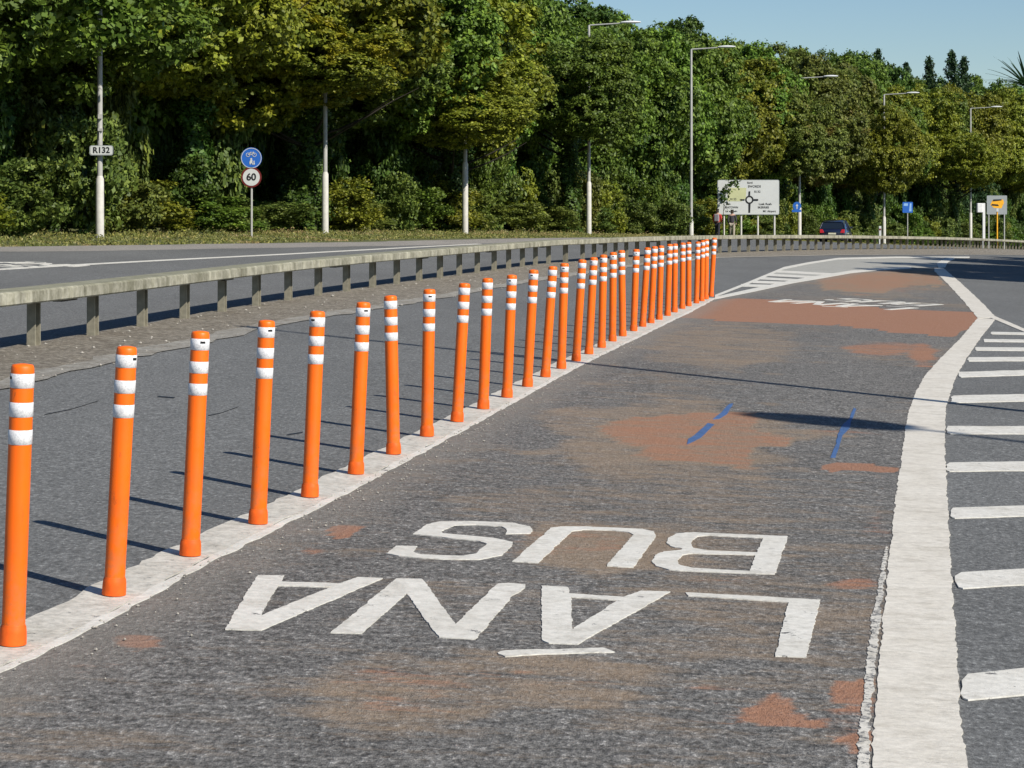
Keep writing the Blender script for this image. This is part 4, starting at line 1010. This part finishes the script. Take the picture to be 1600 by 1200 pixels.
# ------------------------------------------------------------------ pedestrians by the map sign
def skin_obj(name, verts, edges, rads, material, parent, sub=2):
    me = bpy.data.meshes.new(name); me.from_pydata(verts, edges, []); me.update(); me.materials.append(material)
    o = link(name, me, None, parent)
    bm = bmesh.new(); bm.from_mesh(me); lay = bm.verts.layers.skin.verify(); bm.verts.ensure_lookup_table()
    for i, r_ in enumerate(rads): bm.verts[i][lay].radius = (r_ if isinstance(r_, tuple) else (r_, r_))
    bm.verts[0][lay].use_root = True; bm.to_mesh(me); bm.free()
    m = o.modifiers.new('skin', 'SKIN'); m.use_smooth_shade = True; m.branch_smoothing = .6
    s_ = o.modifiers.new('sub', 'SUBSURF'); s_.levels = sub; s_.render_levels = sub
    return o
def person(px, py_feet_d, h, coat, legs, label, stride=.16, rz=0.0, pack=False):
    d = py_feet_d; x = (px - CX) * d / FPX; g = gz(x, d) - .02
    root = empty('person', (x, d, g), rz); tag(root, label, 'person', 'pedestrians beside the map sign'); k = h / 1.75
    def V(a): return [tuple(q * k for q in p) for p in a]
    v = [(0, 0, .95), (0, 0, 1.12), (0, -.01, 1.32), (0, -.01, 1.46), (0, -.02, 1.53), (0, -.02, 1.62), (0, -.03, 1.70),
         (.09, 0, .90), (.10, -stride * .5, .50), (.10, -stride * .7, .08), (.10, -stride * .7 - .16, .04),
         (-.09, 0, .90), (-.10, stride * .4, .50), (-.10, stride * 1.1, .10), (-.10, stride * 1.1 - .15, .04),
         (.18, -.01, 1.42), (.23, .04, 1.15), (.22, -.05, .92), (.22, -.07, .84),
         (-.18, -.01, 1.42), (-.23, -.02, 1.15), (-.22, -.10, .93), (-.22, -.12, .85)]
    e = [(0, 1), (1, 2), (2, 3), (3, 4), (4, 5), (5, 6), (0, 7), (7, 8), (8, 9), (9, 10), (0, 11), (11, 12), (12, 13), (13, 14), (3, 15), (15, 16), (16, 17), (17, 18), (3, 19), (19, 20), (20, 21), (21, 22)]
    r_ = [(.14, .10), (.13, .10), (.15, .11), (.11, .09), (.055, .055), (.085, .095), (.07, .08), .085, .06, .042, .035, .085, .06, .042, .035, .055, .045, .033, .03, .055, .045, .033, .03]
    body = skin_obj('person_body', V(v), e, [tuple(q * k for q in (a if isinstance(a, tuple) else (a, a))) for a in r_], M['skin'], root)
    body.name = 'body'
    v2 = [(0, 0, .90), (0, 0, 1.12), (0, -.01, 1.32), (0, -.01, 1.45), (.18, -.01, 1.42), (.235, .04, 1.15), (.222, -.05, .94), (-.18, -.01, 1.42), (-.235, -.02, 1.15), (-.222, -.10, .95)]
    skin_obj('jacket', V(v2), [(0, 1), (1, 2), (2, 3), (3, 4), (4, 5), (5, 6), (3, 7), (7, 8), (8, 9)], [(.175 * k, .13 * k), (.165 * k, .125 * k), (.18 * k, .13 * k), (.125 * k, .10 * k), .072 * k, .062 * k, .05 * k, .072 * k, .062 * k, .05 * k], coat, root)
    v3 = [(0, 0, .93), (.09, 0, .88), (.10, -stride * .5, .50), (.10, -stride * .7, .10), (-.09, 0, .88), (-.10, stride * .4, .50), (-.10, stride * 1.1, .12)]
    skin_obj('trousers', V(v3), [(0, 1), (1, 2), (2, 3), (0, 4), (4, 5), (5, 6)], [(.15 * k, .115 * k), .105 * k, .08 * k, .062 * k, .105 * k, .08 * k, .062 * k], legs, root)
    skin_obj('hair', V([(0, .0, 1.66), (0, -.005, 1.72), (0, .02, 1.60)]), [(0, 1), (0, 2)], [.095 * k, .08 * k, .075 * k], M['hair'], root)
    skin_obj('shoe', V([(.10, -stride * .7 + .02, .05), (.10, -stride * .7 - .18, .035)]), [(0, 1)], [.055 * k, .045 * k], M['black'], root, 1)
    skin_obj('shoe', V([(-.10, stride * 1.1 + .02, .05), (-.10, stride * 1.1 - .17, .035)]), [(0, 1)], [.055 * k, .045 * k], M['black'], root, 1)
    if pack: MB().box(0, .20 * k, 1.22 * k, .30 * k, .16 * k, .44 * k).build('backpack', simple('grey_backpack_cloth', (.25, .24, .27), .9), root, bevel=.05)
person(1121, 131.5, 1.74, M['red_coat'], M['jeans'], 'person in a red jacket and dark trousers walking left of the map sign', rz=R(160), pack=True)
person(1144, 131.0, 1.72, M['dark_coat'], M['beige'], 'person in a dark jacket and pale trousers under the map sign', rz=R(170), stride=.1)

# ------------------------------------------------------------------ car on the far carriageway
def car(px, d, heading):
    x = (px - CX) * d / FPX; root = empty('parked_car', (x, d, gz(x, d)), heading); root.name = 'car'
    tag(root, 'dark blue hatchback driving away on the carriageway behind the barrier', 'car')
    # sections along y (rear at -2.0, nose at +2.0): (y, half width low, z low, z belt, half width belt)
    def body_ring(y, w, zl, zb_, wt):
        return [(-w * .86, y, zl), (-w, y, zl + .12), (-w, y, zl + .35), (-wt, y, zb_ - .04), (-wt * .9, y, zb_), (wt * .9, y, zb_), (wt, y, zb_ - .04), (w, y, zl + .35), (w, y, zl + .12), (w * .86, y, zl)]
    secs = [(-2.05, .70, .34, .78, .66), (-2.0, .82, .26, .90, .78), (-1.8, .86, .22, .96, .82), (-1.2, .87, .2, .95, .84), (0, .87, .2, .93, .84), (1.0, .87, .2, .92, .83), (1.6, .85, .22, .82, .78), (1.95, .78, .26, .70, .68), (2.05, .62, .34, .62, .58)]
    vs = []; fs = []
    for s_ in secs: vs += body_ring(*s_)
    for i in range(len(secs) - 1):
        for q in range(10): fs.append((i * 10 + q, i * 10 + (q + 1) % 10, (i + 1) * 10 + (q + 1) % 10, (i + 1) * 10 + q))
    fs += [tuple(range(10))[::-1], tuple(range((len(secs) - 1) * 10, len(secs) * 10))]
    MB().add(vs, fs, True).build('body', M['carpaint'], root)
    # greenhouse
    def gr(y, w, z): return [(-w, y, z), (w, y, z)]
    rf = [(-1.75, .66, 1.32), (-1.5, .62, 1.42), (-.3, .63, 1.47), (.5, .60, 1.42), (.62, .60, 1.38)]
    lo = [(-1.98, .80, .93), (-1.7, .80, .93), (-.3, .81, .92), (1.0, .80, .92), (1.3, .78, .90)]
    mb = MB()
    for i in range(4):
        a, b = rf[i], rf[i + 1]; c, e = lo[i], lo[i + 1]
        mb.add([(-a[1], a[0], a[2]), (-b[1], b[0], b[2]), (-e[1], e[0], e[2]), (-c[1], c[0], c[2])], [(0, 1, 2, 3)])
        mb.add([(a[1], a[0], a[2]), (b[1], b[0], b[2]), (e[1], e[0], e[2]), (c[1], c[0], c[2])], [(3, 2, 1, 0)])
    for i in (0, 4):
        a, c = rf[i], lo[i]; mb.add([(-a[1], a[0], a[2]), (a[1], a[0], a[2]), (c[1], c[0], c[2]), (-c[1], c[0], c[2])], [(0, 1, 2, 3)])
    mb.build('window', M['carglass'], root)
    mb = MB(); vs = []
    for a in rf: vs += [(-a[1] - .015, a[0], a[2]), (-a[1] * .8, a[0], a[2] + .045), (a[1] * .8, a[0], a[2] + .045), (a[1] + .015, a[0], a[2])]
    mb.add(vs, [(i * 4 + q, i * 4 + q + 1, i * 4 + q + 5, i * 4 + q + 4) for i in range(4) for q in range(3)], True)
    for sgn in (-1, 1):
        for (a, c) in ((rf[0], lo[0]), (rf[2], lo[2]), (rf[4], lo[4])):
            mb.tube([(sgn * (a[1] + .012), a[0], a[2]), (sgn * (c[1] + .012), c[0], c[2])], .035, 6)
    mb.build('roof', M['carpaint'], root)
    for sx_ in (-1, 1):
        for yy in (-1.25, 1.28):
            w = MB().tube([(sx_ * .72, yy, .31), (sx_ * .89, yy, .31)], .31, 22).build('wheel', M['tyre'], root)
            MB().tube([(sx_ * .86, yy, .31), (sx_ * .90, yy, .31)], .19, 16).build('rim', M['rim'], w)
        MB().prism([(sx_ * .52, .68), (sx_ * .80, .66), (sx_ * .80, .90), (sx_ * .62, .90)], -2.09, -1.96).build('tail_light', M['taillight'], root, bevel=.01)
        MB().prism([(sx_ * .50, .58), (sx_ * .74, .60), (sx_ * .72, .74), (sx_ * .52, .70)], 1.9, 2.04).build('headlight', M['lampglass'], root)
        MB().box(sx_ * .95, .75, .98, .16, .10, .12).build('wing_mirror', M['carpaint'], root, bevel=.02)
    MB().box(0, -2.075, .62, .50, .015, .11).build('number_plate', M['plate'], root)
    MB().box(0, -2.04, .40, 1.5, .10, .16).build('bumper', M['black'], root, bevel=.03)
    return root
car(1306, 146., R(-15))

# ------------------------------------------------------------------ light, sky, camera
EL = 38.6; sx_, sy_ = .735, -.678        # horizontal direction towards the sun
sun = bpy.data.lights.new('sun', 'SUN'); sun.energy = 5.0; sun.angle = R(.53); sun.color = (1.0, .93, .82)
so = bpy.data.objects.new('sun', sun); COL.objects.link(so)
dirv = -Vector((sx_ * math.cos(R(EL)), sy_ * math.cos(R(EL)), math.sin(R(EL))))
so.rotation_mode = 'QUATERNION'; so.rotation_quaternion = dirv.to_track_quat('-Z', 'Y')
w = bpy.data.worlds.new('World'); sc.world = w; w.use_nodes = True; nt = w.node_tree
sky = nt.nodes.new('ShaderNodeTexSky'); sky.sky_type = 'NISHITA'; sky.sun_disc = False; sky.sun_elevation = R(EL); sky.sun_rotation = math.atan2(sx_, sy_)
sky.air_density = 1.0; sky.dust_density = 0.0; sky.ozone_density = 2.5; sky.air_density = 1.0
bg = nt.nodes['Background']; bg.inputs[1].default_value = .058; nt.links.new(mix(nt, 1.0, sky.outputs[0], (1.06, 1.20, 1.36), 'MULTIPLY'), bg.inputs[0])
cam = bpy.data.cameras.new('camera'); cam.sensor_width = 36; cam.lens = 36 * FPX / 1600; cam.shift_y = -(600 - HY) / 1600; cam.clip_start = .1; cam.clip_end = 3000
co = bpy.data.objects.new('camera', cam); COL.objects.link(co); co.location = (0, 0, CAMH); co.rotation_euler = (R(90), 0, 0); sc.camera = co
sc.view_settings.view_transform = 'Standard'; sc.view_settings.look = 'None'; sc.view_settings.exposure = 0.22; sc.view_settings.gamma = 1.0
